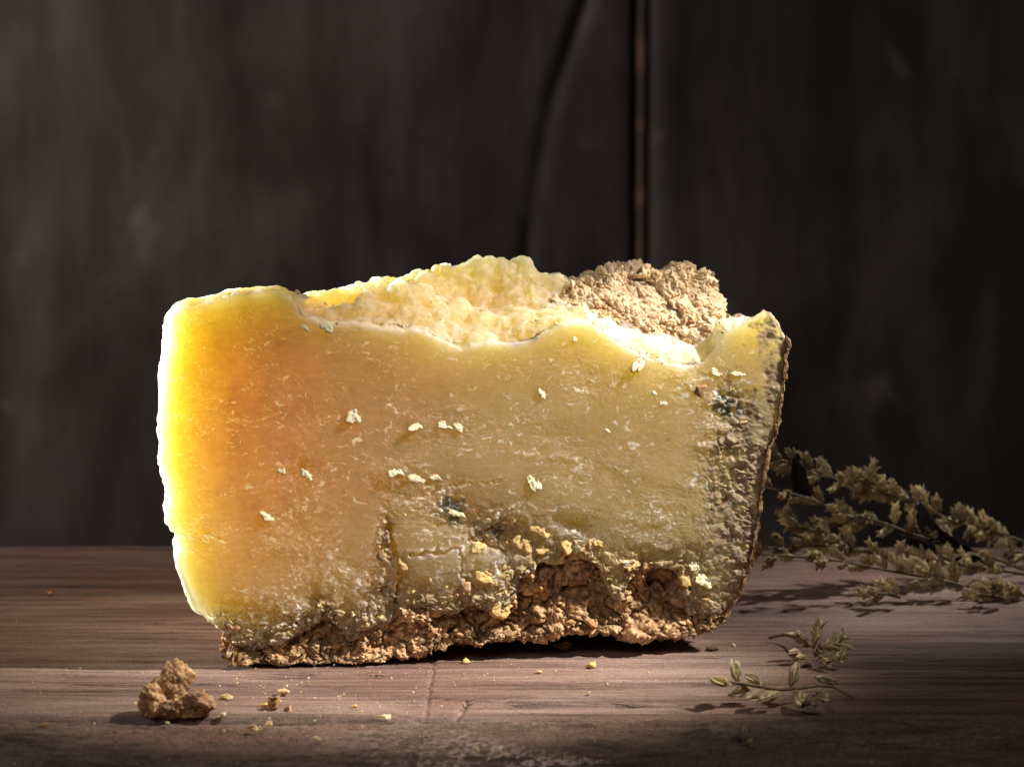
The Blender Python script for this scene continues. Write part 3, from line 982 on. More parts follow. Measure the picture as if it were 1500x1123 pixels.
# --- rind along the right-hand side
rsh = [(a + 2.0, b) for a, b in RIGHT[1:]]
R_LEFT = [(a - 5, b) for a, b in rsh]
rb_ = block([R_LEFT[0], ((R_LEFT[0][0] + rsh[0][0]) / 2, R_LEFT[0][1] - 4), rsh[0]], [R_LEFT[-1], rsh[-1]], R_LEFT, rsh, 16, 300, 50, -0.0004, lambda a: np.full(np.shape(a), .073), None, ncap=5, round_mm=(1, 1, 1, 1), jitter=1.5)
rco, rq = rb_['co'], rb_['quads']
rn_ = vnormals(rco, rq)
mm = rco * 1000
g1, _, gid = worley3(mm / 3.0)
g1b, _, _ = worley3(mm / 1.2)
rco = rco + rn_ * (0.001 * (0.35 * (0.5 - g1) + 0.25 * (.45 - g1b) + 0.5 * fbm3(mm / 7, 4)))[:, None]
tint = np.ones((len(rco), 3)) * (0.7 + 0.7 * gid)[:, None]
rind_o = link(bpy.data.objects.new('rind', mesh_np('rind', rco, rq, M_RIND, True, {'tint': tint})), cheese)
tag(rind_o, 'thin rough brown rind down the outer side')

# ------------------------------------------------------------------ crumbs and flakes
import bmesh
_ico = {}


def ico(sub):
    if sub not in _ico:
        bm = bmesh.new()
        bmesh.ops.create_icosphere(bm, subdivisions=sub, radius=1.0)
        _ico[sub] = (np.array([w.co[:] for w in bm.verts]), np.array([[w.index for w in f.verts] for f in bm.faces]))
        bm.free()
    return _ico[sub]


def rot(ax, ay, az):
    ca, sa, cb_, sb, cc, sc = math.cos(ax), math.sin(ax), math.cos(ay), math.sin(ay), math.cos(az), math.sin(az)
    rx = np.array([[1, 0, 0], [0, ca, -sa], [0, sa, ca]]); ry = np.array([[cb_, 0, sb], [0, 1, 0], [-sb, 0, cb_]]); rz = np.array([[cc, -sc, 0], [sc, cc, 0], [0, 0, 1]])
    return rz @ ry @ rx


def lump_mesh(sx, sy, sz, seed, sub=3, chunky=0.45, facets=5):
    """irregular broken lump: facetted by random planes, then crumbled"""
    rs = np.random.RandomState(seed)
    p, f = ico(sub)
    p = p.copy()
    for _ in range(facets):
        nn = rs.randn(3); nn /= np.linalg.norm(nn)
        c = rs.uniform(0.35, 0.8)
        d = p @ nn - c
        p = np.where((d > 0)[:, None], p - 0.9 * d[:, None] * nn, p)
    off = rs.uniform(0, 50, 3)
    g1, _, gid = worley3(p * 1.7 + off)
    d = chunky * ((0.6 - g1) + 0.5 * (gid - 0.5)) + 0.25 * chunky * fbm3(p * 3 + off, 3)
    if sub >= 4:
        g1b, _, gb = worley3(p * 5.0 + off)
        d += chunky * 0.45 * ((0.5 - g1b) + .5 * (gb - .5))
        gid = 0.6 * gid + 0.4 * gb
    p = p * (1 + d)[:, None]
    p *= (sx, sy, sz)
    return p, f, gid


def plate_mesh(w, h, th, seed, nseg=30, nr=6):
    """torn flat flake facing -y: ragged outline, thin domed front, flat back"""
    rs = np.random.RandomState(seed)
    th_ = np.linspace(0, 2 * math.pi, nseg, endpoint=False)
    rad = 1 + 0.22 * np.sin(2 * th_ + rs.uniform(0, 6)) + 0.18 * np.sin(3 * th_ + rs.uniform(0, 6)) + 0.10 * np.sin(7 * th_ + rs.uniform(0, 6)) + 0.09 * rs.randn(nseg)
    o = rs.uniform(0, 60, 2)
    C = []
    tl = rs.uniform(-.5, .5, 2)
    for i in range(nr + 1):
        f = i / nr
        x, z = f * rad * np.cos(th_) * w / 2, f * rad * np.sin(th_) * h / 2
        y = -th * (1 - 0.55 * f ** 3) * (1 + 0.8 * fbm2(x * 900 + o[0], z * 900 + o[1], 3)) + tl[0] * th * x / w * 2 + tl[1] * th * z / h * 2
        C.append(np.stack([x, y, z], -1))
    C.append(np.stack([C[-1][:, 0] * .96, np.full(nseg, th * 1.2), C[-1][:, 2] * .96], -1))
    C = np.concatenate(C)
    F = []
    for i in range(nr + 1):
        for k in range(nseg):
            F.append((i * nseg + k, i * nseg + (k + 1) % nseg, (i + 1) * nseg + (k + 1) % nseg, (i + 1) * nseg + k))
    C = np.concatenate([C, [(0, th * 1.2, 0)]])
    b0 = (nr + 1) * nseg
    for k in range(0, nseg, 2):
        F.append((b0 + k, b0 + k + 1, b0 + (k + 2) % nseg, len(C) - 1))
    gid = 0.5 + 0.5 * fbm2(C[:, 0] * 1500 + o[0], C[:, 2] * 1500, 2)
    return C, np.array(F), np.clip(gid, 0, 1)


def make_crumb(name, px, py, w_px, h_px, mat, seed, label, cat='crumb', sub=3, tintc=(1, 1, 1), squash=0.8, group=None, chunky=.45):
    g = ground(px, py + h_px * 0.42)
    m = np.linalg.norm(g - CAM) / FPX
    p, f, gid = lump_mesh(w_px * m / 2, w_px * m / 2 * squash, h_px * m / 2, seed, sub, chunky)
    p[:, 0] *= (w_px * m) / np.ptp(p[:, 0]); p[:, 2] *= (h_px * m) / np.ptp(p[:, 2])
    p[:, 2] -= p[:, 2].min() + 0.0003
    tint = np.clip((0.75 + 0.5 * gid)[:, None] * np.array(tintc), 0, 1.6)
    o = bpy.data.objects.new(name, mesh_np(name, p, f, mat, True, {'tint': tint}))
    o.location = (g[0], g[1], -0.0004)
    link(o)
    return tag(o, label, cat, group)


FLAKES = [(520, 609, 18, 27, .3, 0), (610, 623, 22, 14, -.3, 0), (652, 622, 20, 13, .3, 0), (672, 623, 16, 14, -.3, 0), (795, 575, 11, 18, .2, 0), (778, 704, 14, 26, 0, 0),
          (788, 708, 9, 20, .1, 0), (937, 530, 13, 42, .5, 0), (953, 514, 11, 11, 0, 0), (965, 523, 15, 9, 0, 0), (412, 687, 12, 10, 0, 0), (450, 692, 15, 20, 0, 0), (478, 478, 16, 18, -.6, 0),
          (592, 822, 17, 24, 0, 1), (958, 575, 8, 8, 0, 0), (971, 590, 10, 8, 0, 0), (842, 495, 6, 13, .2, 0), (889, 630, 7, 7, 0, 0), (1028, 572, 24, 18, 0, 2), (392, 755, 24, 13, 0, 0),
          (447, 478, 14, 9, .3, 0), (612, 700, 26, 15, .4, 0), (580, 690, 20, 16, 0, 0), (640, 700, 18, 9, .2, 0), (770, 790, 34, 38, .2, 1), (792, 775, 26, 24, 0, 1), (795, 800, 30, 18, 0, 1),
          (838, 795, 26, 36, .3, 1), (858, 800, 20, 20, 0, 1), (876, 790, 20, 24, 0, 1), (845, 822, 26, 16, 0, 1), (820, 822, 22, 12, 0, 1), (680, 866, 26, 34, .2, 2), (735, 886, 44, 34, .1, 1),
          (708, 838, 26, 20, .3, 1), (745, 828, 30, 16, .2, 1), (720, 850, 26, 14, 0, 1), (606, 912, 34, 32, .2, 1), (626, 925, 26, 18, 0, 2), (700, 802, 24, 14, .3, 1), (432, 923, 20, 10, 0, 1),
          (405, 936, 14, 8, 0, 1), (518, 900, 7, 7, 0, 0), (1088, 620, 30, 5, -.2, 2), (925, 828, 22, 18, 0, 1), (935, 845, 14, 20, 0, 1), (1005, 845, 20, 26, 0, 1), (1030, 850, 24, 20, .4, 0),
          (1045, 880, 30, 18, .2, 0), (1020, 830, 22, 14, .4, 0), (906, 885, 8, 20, 0, 1), (920, 905, 24, 18, 0, 2), (940, 838, 20, 10, 0, 1), (1085, 548, 26, 8, .1, 0), (1050, 545, 20, 10, .2, 0),
          (575, 762, 14, 12, 0, 2), (566, 790, 16, 14, 0, 2), (560, 815, 16, 18, 0, 2), (556, 860, 18, 22, 0, 2), (650, 748, 20, 12, .4, 0), (668, 752, 22, 9, .4, 0), (735, 772, 20, 12, .3, 0), (722, 783, 22, 10, -.4, 0), (705, 770, 16, 12, 0, 0)]
for i, (px, py, wpx, hpx, rz, kind) in enumerate(FLAKES):
    c = face_vertex(px, py)
    m = 0.000222
    sub = 3 if wpx * hpx > 150 else 2
    p, f, gid = lump_mesh(wpx * m / 2, (0.30 if kind == 0 else 0.45) * math.sqrt(wpx * hpx) * m / 2, hpx * m / 2, 900 + i, sub, 0.55, 6)
    if kind != 2:
        p, f, gid = plate_mesh(wpx * m * 1.05, hpx * m * 1.05, (0.0004 if kind == 0 else 0.0005) * (0.6 + wpx * hpx / 900.0), 700 + i)
    p = p @ rot(0, rz, 0).T
    if kind != 2: p = p @ rot(-0.22 - 0.2 * ((i * 7) % 5) / 5, 0, 0.18).T
    mat = (M_WHITE, M_PALE, M_CRUST)[kind]
    if False:
        msk = np.zeros((len(p), 3)); msk[:, 0] = np.clip(0.25 + 0.6 * (gid - .4), 0, .8)
        at = {'mask': msk}
    else:
        at = {'tint': np.ones((len(p), 3)) * (0.85 + 0.4 * gid)[:, None] * np.array({0: (1, 1, 1), 1: (0.88, 0.82, 0.68), 2: (1.25, 1.2, 1.15)}[kind])}
    o = bpy.data.objects.new('flake', mesh_np('flake', p, f, mat, True, at))
    o.location = c + (0, 0.0001 if kind == 0 else 0.0003, 0)
    link(o, cheese)


def grains(name, pts, sizes, mat, parent, kind='stuff', seed=1, tints=None, sub=1):
    rs = np.random.RandomState(seed)
    b, f = ico(sub)
    nb = len(b)
    out = np.zeros((len(pts), nb, 3)); tn = np.ones((len(pts), nb, 3))
    for i, (p, s) in enumerate(zip(pts, sizes)):
        q = b * np.clip(1 + 0.25 * rs.randn(nb), .6, 1.45)[:, None] * (s * rs.uniform(.6, 1.3, 3))
        out[i] = (q @ rot(*rs.uniform(0, 6.28, 3)).T) + p
        tn[i] *= rs.uniform(0.7, 1.45) if tints is None else tints[i]
    faces = (f[None] + (np.arange(len(pts)) * nb)[:, None, None]).reshape(-1, 3)
    o = bpy.data.objects.new(name, mesh_np(name, out.reshape(-1, 3), faces, mat, False, {'tint': tn.reshape(-1, 3)}))
    link(o, parent)
    return tag(o, kind=kind)


rs = np.random.RandomState(5)
sel = rs.choice(knf, 700, replace=False)
sel = sel[kv[sel] > np.interp(ku[sel], [p[0] for p in LOWER], [p[1] for p in LOWER]) - 6]
g = grains('crust_grains', kco[sel], np.abs(rs.normal(0.00045, 0.00025, len(sel))) + 0.0002, M_CRUST, cheese, seed=2)
tag(g, 'loose brown grains clinging to the crust')
sel = rs.choice(lb['nvf'], 500, replace=False)
sel = sel[luv[sel, 1] < 500]
g = grains('lump_grains', lco[sel], np.abs(rs.normal(0.0005, 0.0003, len(sel))) + 0.0002, M_TAN, cheese, seed=3, tints=rs.uniform(0.8, 1.2, len(sel)))
tag(g, 'loose tan grains on the crust lump')
# pale grains along torn edges, rough patches and the broken top edge
pw = np.clip(0.9 * rough + 0.35 * low + 0.6 * crk_m + 0.12 * rim + 0.10 * rim2, 0, 1) ** 1.5 + 1e-5
topd = np.exp(-polydist(u, v, TOP) / 5.0) * 0.35 * (u > 420)
leftd = np.exp(-polydist(u, v, LEFT) / 2.5) * 0.12
pw = pw + topd + leftd
sel = rs.choice(nvf, 420, replace=False, p=pw / pw.sum())
g = grains('torn_edge_grains', FRONT_CO[sel], np.abs(rs.normal(0.0002, 0.0002, len(sel))) + 0.00012, M_PALE, cheese, seed=4, tints=rs.uniform(0.55, 1.1, len(sel)))
tag(g, 'pale grains along torn edges of the paste')
tsel = np.where((side == 0) & (layer > 0) & (layer < 100) & (uv[:, 0] > 425))[0]
sel = rs.choice(tsel, 110, replace=False)
g = grains('broken_top_grains', co[sel], np.abs(rs.normal(0.0002, 0.0002, len(sel))) + 0.0002, M_PALE, cheese, seed=6)
tag(g, 'pale crumbs lying on the broken top')

# the big loose chunk of crust, built from three fused knobs
gc = ground(252, 1046)
m = np.linalg.norm(gc - CAM) / FPX
pts_all, fcs, tn, off = [], [], [], 0
for (dx, dz, dy, rx, rz_, ry, sd) in ((-30, 28, 0, 27, 30, 24, 41), (6, 56, 4, 23, 26, 20, 52), (32, 18, 2, 30, 19, 24, 63), (0, 14, -14, 22, 16, 16, 74), (-2, 34, 6, 22, 24, 20, 85)):
    p, f, gid = lump_mesh(rx * m, ry * m, rz_ * m, sd, 5, 0.25, 3)
    pn = p / np.linalg.norm(p, axis=1)[:, None]
    cd_, _, _ = crumbly(p * 1000 + sd, 4.0, 0.62, sd * 1.0)
    ce_, _, _ = crumbly(p * 1000 + sd, 1.7, 0.32, sd * 2.0)
    p = p + pn * ((cd_ + ce_) * 0.001)[:, None]
    p = p + np.array((dx * m, dy * m, dz * m))
    pts_all.append(p); fcs.append(f + off); off += len(p)
    tn.append(np.clip((0.75 + 0.7 * gid)[:, None] * np.array((1.2, 1.1, 1.0)) * (0.75 if sd in (63, 74) else 1.5), .2, 2.2))
p = np.concatenate(pts_all)
p[:, 2] = np.where(p[:, 2] < 0, p[:, 2] * 0.1, p[:, 2])
p[:, 2] -= p[:, 2].min()
chunk = bpy.data.objects.new('crust_chunk', mesh_np('crust_chunk', p, np.concatenate(fcs), M_CRUST, True, {'tint': np.concatenate(tn)}))
chunk.location = (gc[0], gc[1], -0.0008)
link(chunk)
tag(chunk, 'biggest loose chunk, knobbly tan and brown crust with an upright knob', 'crust chunk')

CR = [
    (70, 865, 11, 9, M_CRUST, (1.0, .9, .8), 'small round brown crumb alone on the board near its back edge'),
    (332, 1017, 20, 10, M_PALE, (1, 1, 1), 'flat pale crumb just beside the big knobbly chunk'),
    (416, 1010, 18, 10, M_PALE, (1, .98, .9), 'pale crumb standing behind the brown three-lump crumb'),
    (388, 1030, 15, 9, M_PALE, (1, .86, .5), 'yellow crumb touching the brown three-lump crumb'),
    (402, 1027, 20, 24, M_CRUST, (1.3, 1.2, 1.1), 'upright tan and brown crumb between yellow and grey-tan crumbs'),
    (422, 1035, 13, 11, M_CRUST, (1.4, 1.35, 1.3), 'rounded grey-tan crumb touching the upright brown crumb'),
    (327, 1044, 12, 8, M_WHITE, (.85, .9, .95), 'translucent greyish flake lying on the seam beside the big chunk'),
    (372, 1062, 17, 11, M_PALE, (1, .9, .85), 'pinkish pale crumb with a little upright tip on the rough plank'),
    (393, 1056, 11, 8, M_PALE, (.95, .88, .8), 'small tan crumb on the rough plank close to the seam'),
    (328, 1066, 9, 6, M_CRUST, (1.5, 1.3, 1.2), 'tiny reddish crumb with a long shadow on the rough plank'),
    (464, 1079, 13, 9, M_WHITE, (.95, .95, .95), 'white grain alone on the rough plank'),
    (565, 1047, 19, 8, M_WHITE, (1, 1, 1), 'flat white flake lying along the seam between the planks'),
    (521, 1031, 9, 6, M_PALE, (1, .95, .8), 'tiny pale yellow crumb on the board in front of the cheese'),
    (682, 965, 14, 9, M_PALE, (1, .92, .75), 'pale yellow crumb beside the lengthwise crack in the board'),
    (866, 971, 15, 10, M_PALE, (1, .95, .8), 'pale crumb alone on the board in front of the darkest crust hollow'),
    (824, 943, 30, 13, M_CRUST, (1.5, 1.4, 1.25), 'wide tan crumb lying right under the lifted crust edge'),
    (790, 981, 9, 5, M_PALE, (1, .85, .7), 'tiny flat orange-tan crumb in front of the wide tan crumb'),
    (1075, 942, 6, 5, M_WHITE, (1, 1, 1), 'tiny white grain beside the dark knot-hole spot'),
    (1043, 948, 20, 6, M_RIND, (.35, .3, .28), 'flat dark brown bit standing in for a knot hole beside the cheese corner'),  # flat dark lump added where the board has a knot hole
    (245, 1056, 7, 6, M_WHITE, (1, 1, 1), 'tiny bright white grain in front of the big chunk'),
    (66, 1057, 14, 6, M_CRUST, (1.5, 1.3, 1.1), 'small tan crumb on the rough plank far from the chunk'),
]
for i, (px, py, wp, hp, mat, tc, lab) in enumerate(CR):
    make_crumb('cheese_crumb', px, py, wp, hp, mat, 300 + i, lab, 'crumb', 4 if wp > 13 else 3, tc, 0.8, 'crumbs scattered on the table', .6)

# fine crumb dust
pts, sz = [], []
rs = np.random.RandomState(11)
for (cx, cy, sx, sy, k) in ((620, 985, 150, 10, 60), (430, 1000, 60, 10, 26), (400, 1040, 60, 18, 40), (520, 1035, 60, 12, 26), (640, 1035, 40, 14, 26), (250, 1000, 120, 60, 14), (700, 1085, 260, 25, 30), (850, 990, 150, 25, 12), (150, 950, 120, 70, 12), (1100, 1000, 140, 50, 8)):
    for _ in range(k):
        q = ground(rs.normal(cx, sx), min(max(rs.normal(cy, sy), 830), 1118))
        pts.append((q[0], q[1], 0.0)); sz.append(abs(rs.normal(0.0, 0.00016)) + 0.0001)
d = grains('crumb_dust', np.array(pts), sz, M_PALE, None, seed=9)
tag(d, 'fine pale cheese dust strewn over the planks', 'crumb dust')

# ------------------------------------------------------------------ dried flower sprigs


def bract_material():
    k = NT('dried_bract')
    vec = k.coords()
    a = k.attr('tint')
    oi = k.n('ShaderNodeObjectInfo')
    n1 = k.noise(vec, 900, 4, 0.6)
    c = k.mix(1.0, a.outputs['Color'], k.ramp(n1, [(0.3, (0.6, 0.56, 0.5)), (0.7, (1.1, 1.1, 1.1))]), 'MULTIPLY')
    hs = k.n('ShaderNodeHueSaturation')
    k.l(c, hs.inputs['Color'])
    k.l(k.math('ADD', k.math('MULTIPLY', oi.outputs['Random'], 0.7), 0.95), hs.inputs['Value'])
    k.l(k.math('ADD', k.math('MULTIPLY', oi.outputs['Random'], 0.03), 0.485), hs.inputs['Hue'])
    k.l(hs.outputs[0], k.b.inputs['Base Color'])
    k.b.inputs['Roughness'].default_value = 0.65
    k.b.inputs['Specular IOR Level'].default_value = 0.2
    k.bump(n1, 0.4, 0.0004)
    tr = k.n('ShaderNodeBsdfTranslucent'); k.l(hs.outputs[0], tr.inputs['Color'])
    mx = k.n('ShaderNodeMixShader'); mx.inputs[0].default_value = 0.28
    out = [x for x in k.t.nodes if x.type == 'OUTPUT_MATERIAL'][0]
    k.l(k.b.outputs[0], mx.inputs[1]); k.l(tr.outputs[0], mx.inputs[2]); k.l(mx.outputs[0], out.inputs[0])
    return k.m


def plain_material(name, c0, c1, scale, rough=0.6):
    k = NT(name)
    vec = k.coords((1, 1, 1))
    k.l(k.ramp(k.noise(vec, scale, 5, 0.6), [(0.35, c0), (0.65, c1)]), k.b.inputs['Base Color'])
    k.b.inputs['Roughness'].default_value = rough
    k.b.inputs['Specular IOR Level'].default_value = 0.25
    k.bump(k.noise(vec, scale * 3, 4, 0.6), 0.5, 0.0004)
    return k.m


M_BRACT = bract_material()
M_STEM = plain_material('dried_stem', (0.12, 0.08, 0.04), (0.30, 0.21, 0.11), 300)
M_DARKLEAF = plain_material('withered_leaf', (0.012, 0.009, 0.008), (0.04, 0.032, 0.03), 250, 0.5)


def bract(length, width, curl, seed, ruffle=0.08):
    """pointed cupped scale, growing along +z from the origin, 0.2 mm thick"""
    rs = np.random.RandomState(seed)
    nt, ns = 6, 3
    co, tn = [], []
    for i in range(nt + 1):
        t = i / nt
        wd = width * (math.sin(math.pi * min(1, t * 0.94 + 0.06) ** 0.8) ** 0.8) * (1 if t < .97 else .25)
        for j in range(-ns + 1, ns):
            s = j / (ns - 1)
            x = s * wd / 2
            y = curl * length * (t ** 1.6) * 0.6 - abs(s) ** 1.5 * wd * 0.35 + ruffle * length * 0.4 * rs.randn() * t
            co.append((x, y, length * t))
            g = 0.25 + 0.75 * t
            base = np.array((0.46, 0.30, 0.11)); tip = np.array((0.80, 0.70, 0.50))
            tn.append((base * (1 - g) + tip * g) * (1 - 0.25 * (j == 0)))
    m = 2 * ns - 1
    f = []
    for i in range(nt):
        for j in range(m - 1):
            a = i * m + j
            f.append((a, a + 1, a + m + 1, a + m))
    co = np.array(co); f = np.array(f); nv = len(co)
    rim = [i * m for i in range(nt + 1)] + [nt * m + j for j in range(1, m)] + [i * m + m - 1 for i in range(nt - 1, -1, -1)] + list(range(m - 2, 0, -1))
    rim = np.array(rim)
    side_q = np.stack([rim, np.roll(rim, -1), np.roll(rim, -1) + nv, rim + nv], -1)
    back_ = co + (0, 0.00018, 0)
    return np.concatenate([co, back_]), np.concatenate([f, f[:, ::-1] + nv, side_q]), np.concatenate([tn, tn])


def floret_mesh(seed, nb=9, length=0.0062, open_=0.5, wr=(0.34, 0.48), curl=(-0.1, 0.3)):
    rs = np.random.RandomState(seed)
    C, F, T, off = [], [], [], 0
    for i in range(nb):
        lay = i / nb
        L = length * rs.uniform(0.7, 1.1) * (0.65 + 0.35 * lay)
        c, f, t = bract(L, L * rs.uniform(*wr), rs.uniform(*curl), seed * 31 + i)
        tilt = open_ * (0.15 + 1.0 * (1 - lay)) * rs.uniform(.6, 1.3)
        R = rot(0, 0, i * 2.4 + rs.uniform(-.3, .3)) @ rot(-tilt, 0, 0)
        c = c @ R.T + np.array((0, 0, lay * length * 0.35))
        C.append(c); F.append(f + off); T.append(t * rs.uniform(.75, 1.2)); off += len(c)
    return mesh_np('floret', np.concatenate(C), np.concatenate(F), M_BRACT, True, {'tint': np.clip(np.concatenate(T), 0, 1)})


FLORETS = [floret_mesh(s, 14 + s % 5, 0.0080, 0.34 + 0.06 * (s % 4)) for s in range(1, 9)]
BUDS = [floret_mesh(40 + s, 9, 0.0060, 0.26, (0.5, 0.66), (-0.5, -0.1)) for s in range(4)]


def tube(pts, r0, r1, n=7, seed=0):
    pts = np.asarray(pts, float)
    rs = np.random.RandomState(seed)
    C, F = [], []
    for i, p in enumerate(pts):
        d = pts[min(i + 1, len(pts) - 1)] - pts[max(i - 1, 0)]
        d /= np.linalg.norm(d)
        a = np.cross(d, (0.1, 0.2, 1.0)); a /= np.linalg.norm(a)
        b = np.cross(d, a)
        r = r0 + (r1 - r0) * i / (len(pts) - 1)
        for k in range(n):
            t = 2 * math.pi * k / n
            C.append(p + (a * math.cos(t) + b * math.sin(t)) * r * rs.uniform(.8, 1.2))
    for i in range(len(pts) - 1):
        for k in range(n):
            F.append((i * n + k, i * n + (k + 1) % n, (i + 1) * n + (k + 1) % n, (i + 1) * n + k))
    C.append(pts[0]); C.append(pts[-1])
    a0, a1 = len(C) - 2, len(C) - 1
    for k in range(0, n):
        F.append((a0, (k + 1) % n, k, k)); F.append((a1, (len(pts) - 1) * n + k, (len(pts) - 1) * n + (k + 1) % n, (len(pts) - 1) * n + (k + 1) % n))
    quads_ = [f for f in F if len(set(f)) == 4]
    tris_ = [f[:3] for f in F if len(set(f)) == 3]
    me = bpy.data.meshes.new('stem')
    me.from_pydata([tuple(c) for c in C], [], [tuple(f) for f in quads_] + [tuple(t) for t in tris_])
    for pl in me.polygons: pl.use_smooth = True
    me.materials.append(M_STEM)
    return me


def spline(P, n):
    P = np.asarray(P, float)
    s = np.concatenate([[0], np.cumsum(np.linalg.norm(np.diff(P, axis=0), axis=1))])
    t = np.linspace(0, s[-1], n)
    lin = np.stack([np.interp(t, s, P[:, i]) for i in range(3)], -1)
    for _ in range(3):
        lin[1:-1] = (lin[:-2] + 2 * lin[1:-1] + lin[2:]) / 4
    return lin


from mathutils import Vector, Quaternion


def place(parent, me, pos, direction, scale, roll):
    o = bpy.data.objects.new('floret', me)
    d = Vector(direction).normalized()
    q = Vector((0, 0, 1)).rotation_difference(d) @ Quaternion((0, 0, 1), roll)
    o.location = Vector(pos) - parent.location
    o.rotation_mode = 'QUATERNION'
    o.rotation_quaternion = q
    o.scale = (scale,) * 3
    link(o, parent)
    return o


def sprig(stalks, label, group, seed, step=0.0042, size=1.0, r=0.0007, base=None, meshes=None, skip=0.0):
    """stalks: list of world point lists running from the cut end to the tip"""
    rs = np.random.RandomState(seed)
    meshes = meshes or FLORETS
    root = empty('dried_sprig', base if base is not None else stalks[0][0])
    tag(root, label, 'dried sprig', group)
    for si, (pts, k0, k1) in enumerate(stalks):
        sp = spline(pts, 40)
        me = tube(sp - np.array(root.location), r, r * 0.45, 7, seed + si)
        link(bpy.data.objects.new('stem', me), root)
        L = np.concatenate([[0], np.cumsum(np.linalg.norm(np.diff(sp, axis=0), axis=1))])
        s = L[-1] * k0
        i = 0
        while s < L[-1] * k1:
            p = np.array([np.interp(s, L, sp[:, c]) for c in range(3)])
            p2 = np.array([np.interp(min(s + 0.003, L[-1]), L, sp[:, c]) for c in range(3)])
            t = p2 - p
            nn = np.linalg.norm(t)
            t = t / nn if nn > 1e-6 else np.array((-1.0, 0, 0))
            for w in range(2):
                if rs.rand() < skip: continue
                out = rs.randn(3); out -= t * (out @ t); out /= np.linalg.norm(out)
                out[2] = out[2] * 0.8 + 0.15
                dr = t * rs.uniform(.5, 1.1) + out * rs.uniform(.5, 1.0)
                pos = p + out * 0.0009
                if pos[2] < 0.004: dr[2] = abs(dr[2]) * 0.5 + .05
                sc_ = size * rs.uniform(.75, 1.15) * (1.0 - 0.25 * (s / L[-1]) ** 3)
                place(root, meshes[rs.randint(len(meshes))], pos, dr, sc_, rs.uniform(0, 6.28))
            s += step * rs.uniform(.7, 1.4)
    return root


def leaf_obj(parent, pts, width, twist, name='leaf', mat=M_DARKLEAF, seed=0):
    """withered folded leaf along a path"""
    rs = np.random.RandomState(seed)
    sp = spline(pts, 18)
    C, F = [], []
    for i, p in enumerate(sp):
        t = i / 17
        d = sp[min(i + 1, 17)] - sp[max(i - 1, 0)]; d /= np.linalg.norm(d)
        a = np.cross(d, (0.0, 1.0, 0.15)); a /= np.linalg.norm(a); b = np.cross(d, a)
        ang = twist * t
        e = a * math.cos(ang) + b * math.sin(ang); g_ = np.cross(d, e)
        w = width * math.sin(math.pi * (0.04 + 0.92 * t)) ** 0.7
        for j in range(-2, 3):
            s = j / 2
            C.append(p + e * w * s / 2 + g_ * (abs(s) * w * 0.28 + 0.0004 * rs.randn()))
    for i in range(17):
        for j in range(4):
            k = i * 5 + j
            F.append((k, k + 1, k + 6, k + 5))
    C = np.array(C) - np.array(parent.location)
    me = mesh_np(name, C, np.array(F), mat)
    o = bpy.data.objects.new(name, me)
    md = o.modifiers.new('thickness', 'SOLIDIFY'); md.thickness = 0.0003
    return link(o, parent)


def P(px, py, y):
    return at_y(px, py, y)


G_BACK = 'dried sprigs lying behind the cheese'
YB = 0.16
A = sprig([([P(1560, 815, .20), P(1494, 791, .195), P(1444, 774, .19), P(1388, 763, .18), P(1346, 735, .175), P(1304, 726, .17), P(1262, 716, .17), P(1231, 704, .165), P(1192, 687, .16), P(1150, 674, .155), P(1105, 668, .15)], .12, 1.0),
           ([P(1304, 726, .17), P(1275, 712, .165), P(1262, 695, .16)], .2, 1.0)],
          'highest dried sprig arching up behind the rind, with a black leaf', G_BACK, 21, base=P(1500, 830, .195), skip=.12)
leaf_obj(A, [P(1190, 735, .150), P(1176, 722, .149), P(1167, 700, .148), P(1164, 680, .148), P(1167, 662, .150)], 0.007, 0.6, seed=1)
B = sprig([([P(1560, 850, .18), P(1500, 835, .175), P(1427, 805, .165), P(1346, 786, .16), P(1304, 769, .155), P(1248, 752, .15), P(1200, 737, .145), P(1156, 720, .14), P(1105, 712, .14)], .28, 1.0),
           ([P(1300, 768, .155), P(1240, 762, .150), P(1200, 778, .148), P(1165, 785, .145), P(1136, 752, .143)], .15, 1.0)],
          'middle dried sprig with a bare straw-coloured stem crossing behind the rind', G_BACK, 22, base=P(1520, 845, .175), step=.0062, skip=.25)
leaf_obj(B, [P(1346, 735, .158), P(1352, 755, .156), P(1362, 772, .156), P(1390, 788, .158), P(1424, 803, .16)], 0.008, 1.0, seed=2)
leaf_obj(B, [P(1320, 785, .156), P(1350, 797, .155), P(1385, 803, .155), P(1424, 804, .16)], 0.006, 1.6, seed=3)
leaf_obj(B, [P(1395, 826, .155), P(1402, 817, .153), P(1430, 815, .155), P(1470, 833, .165)], 0.005, 1.4, seed=4)
Cc = sprig([([P(1560, 850, .16), P(1472, 836, .155), P(1402, 826, .15), P(1332, 819, .145), P(1276, 810, .14), P(1220, 799, .135), P(1164, 800, .13), P(1100, 806, .125)], .2, 1.0),
            ([P(1276, 810, .14), P(1230, 795, .138), P(1190, 775, .136), P(1155, 772, .135)], .2, 1.0)],
           'thick dried sprig resting along the table edge behind the cheese', G_BACK, 23, base=P(1520, 850, .158), skip=.1)
Dd = sprig([([P(1540, 880, .12), P(1480, 868, .12), P(1416, 858, .12), P(1340, 842, .12), P(1280, 832, .118), P(1237, 822, .115), P(1170, 815, .11), P(1110, 812, .105)], .1, 1.0)],
           'lowest dried sprig lying on the board behind the cheese', G_BACK, 24, base=P(1520, 880, .12), step=.0055, skip=.2)
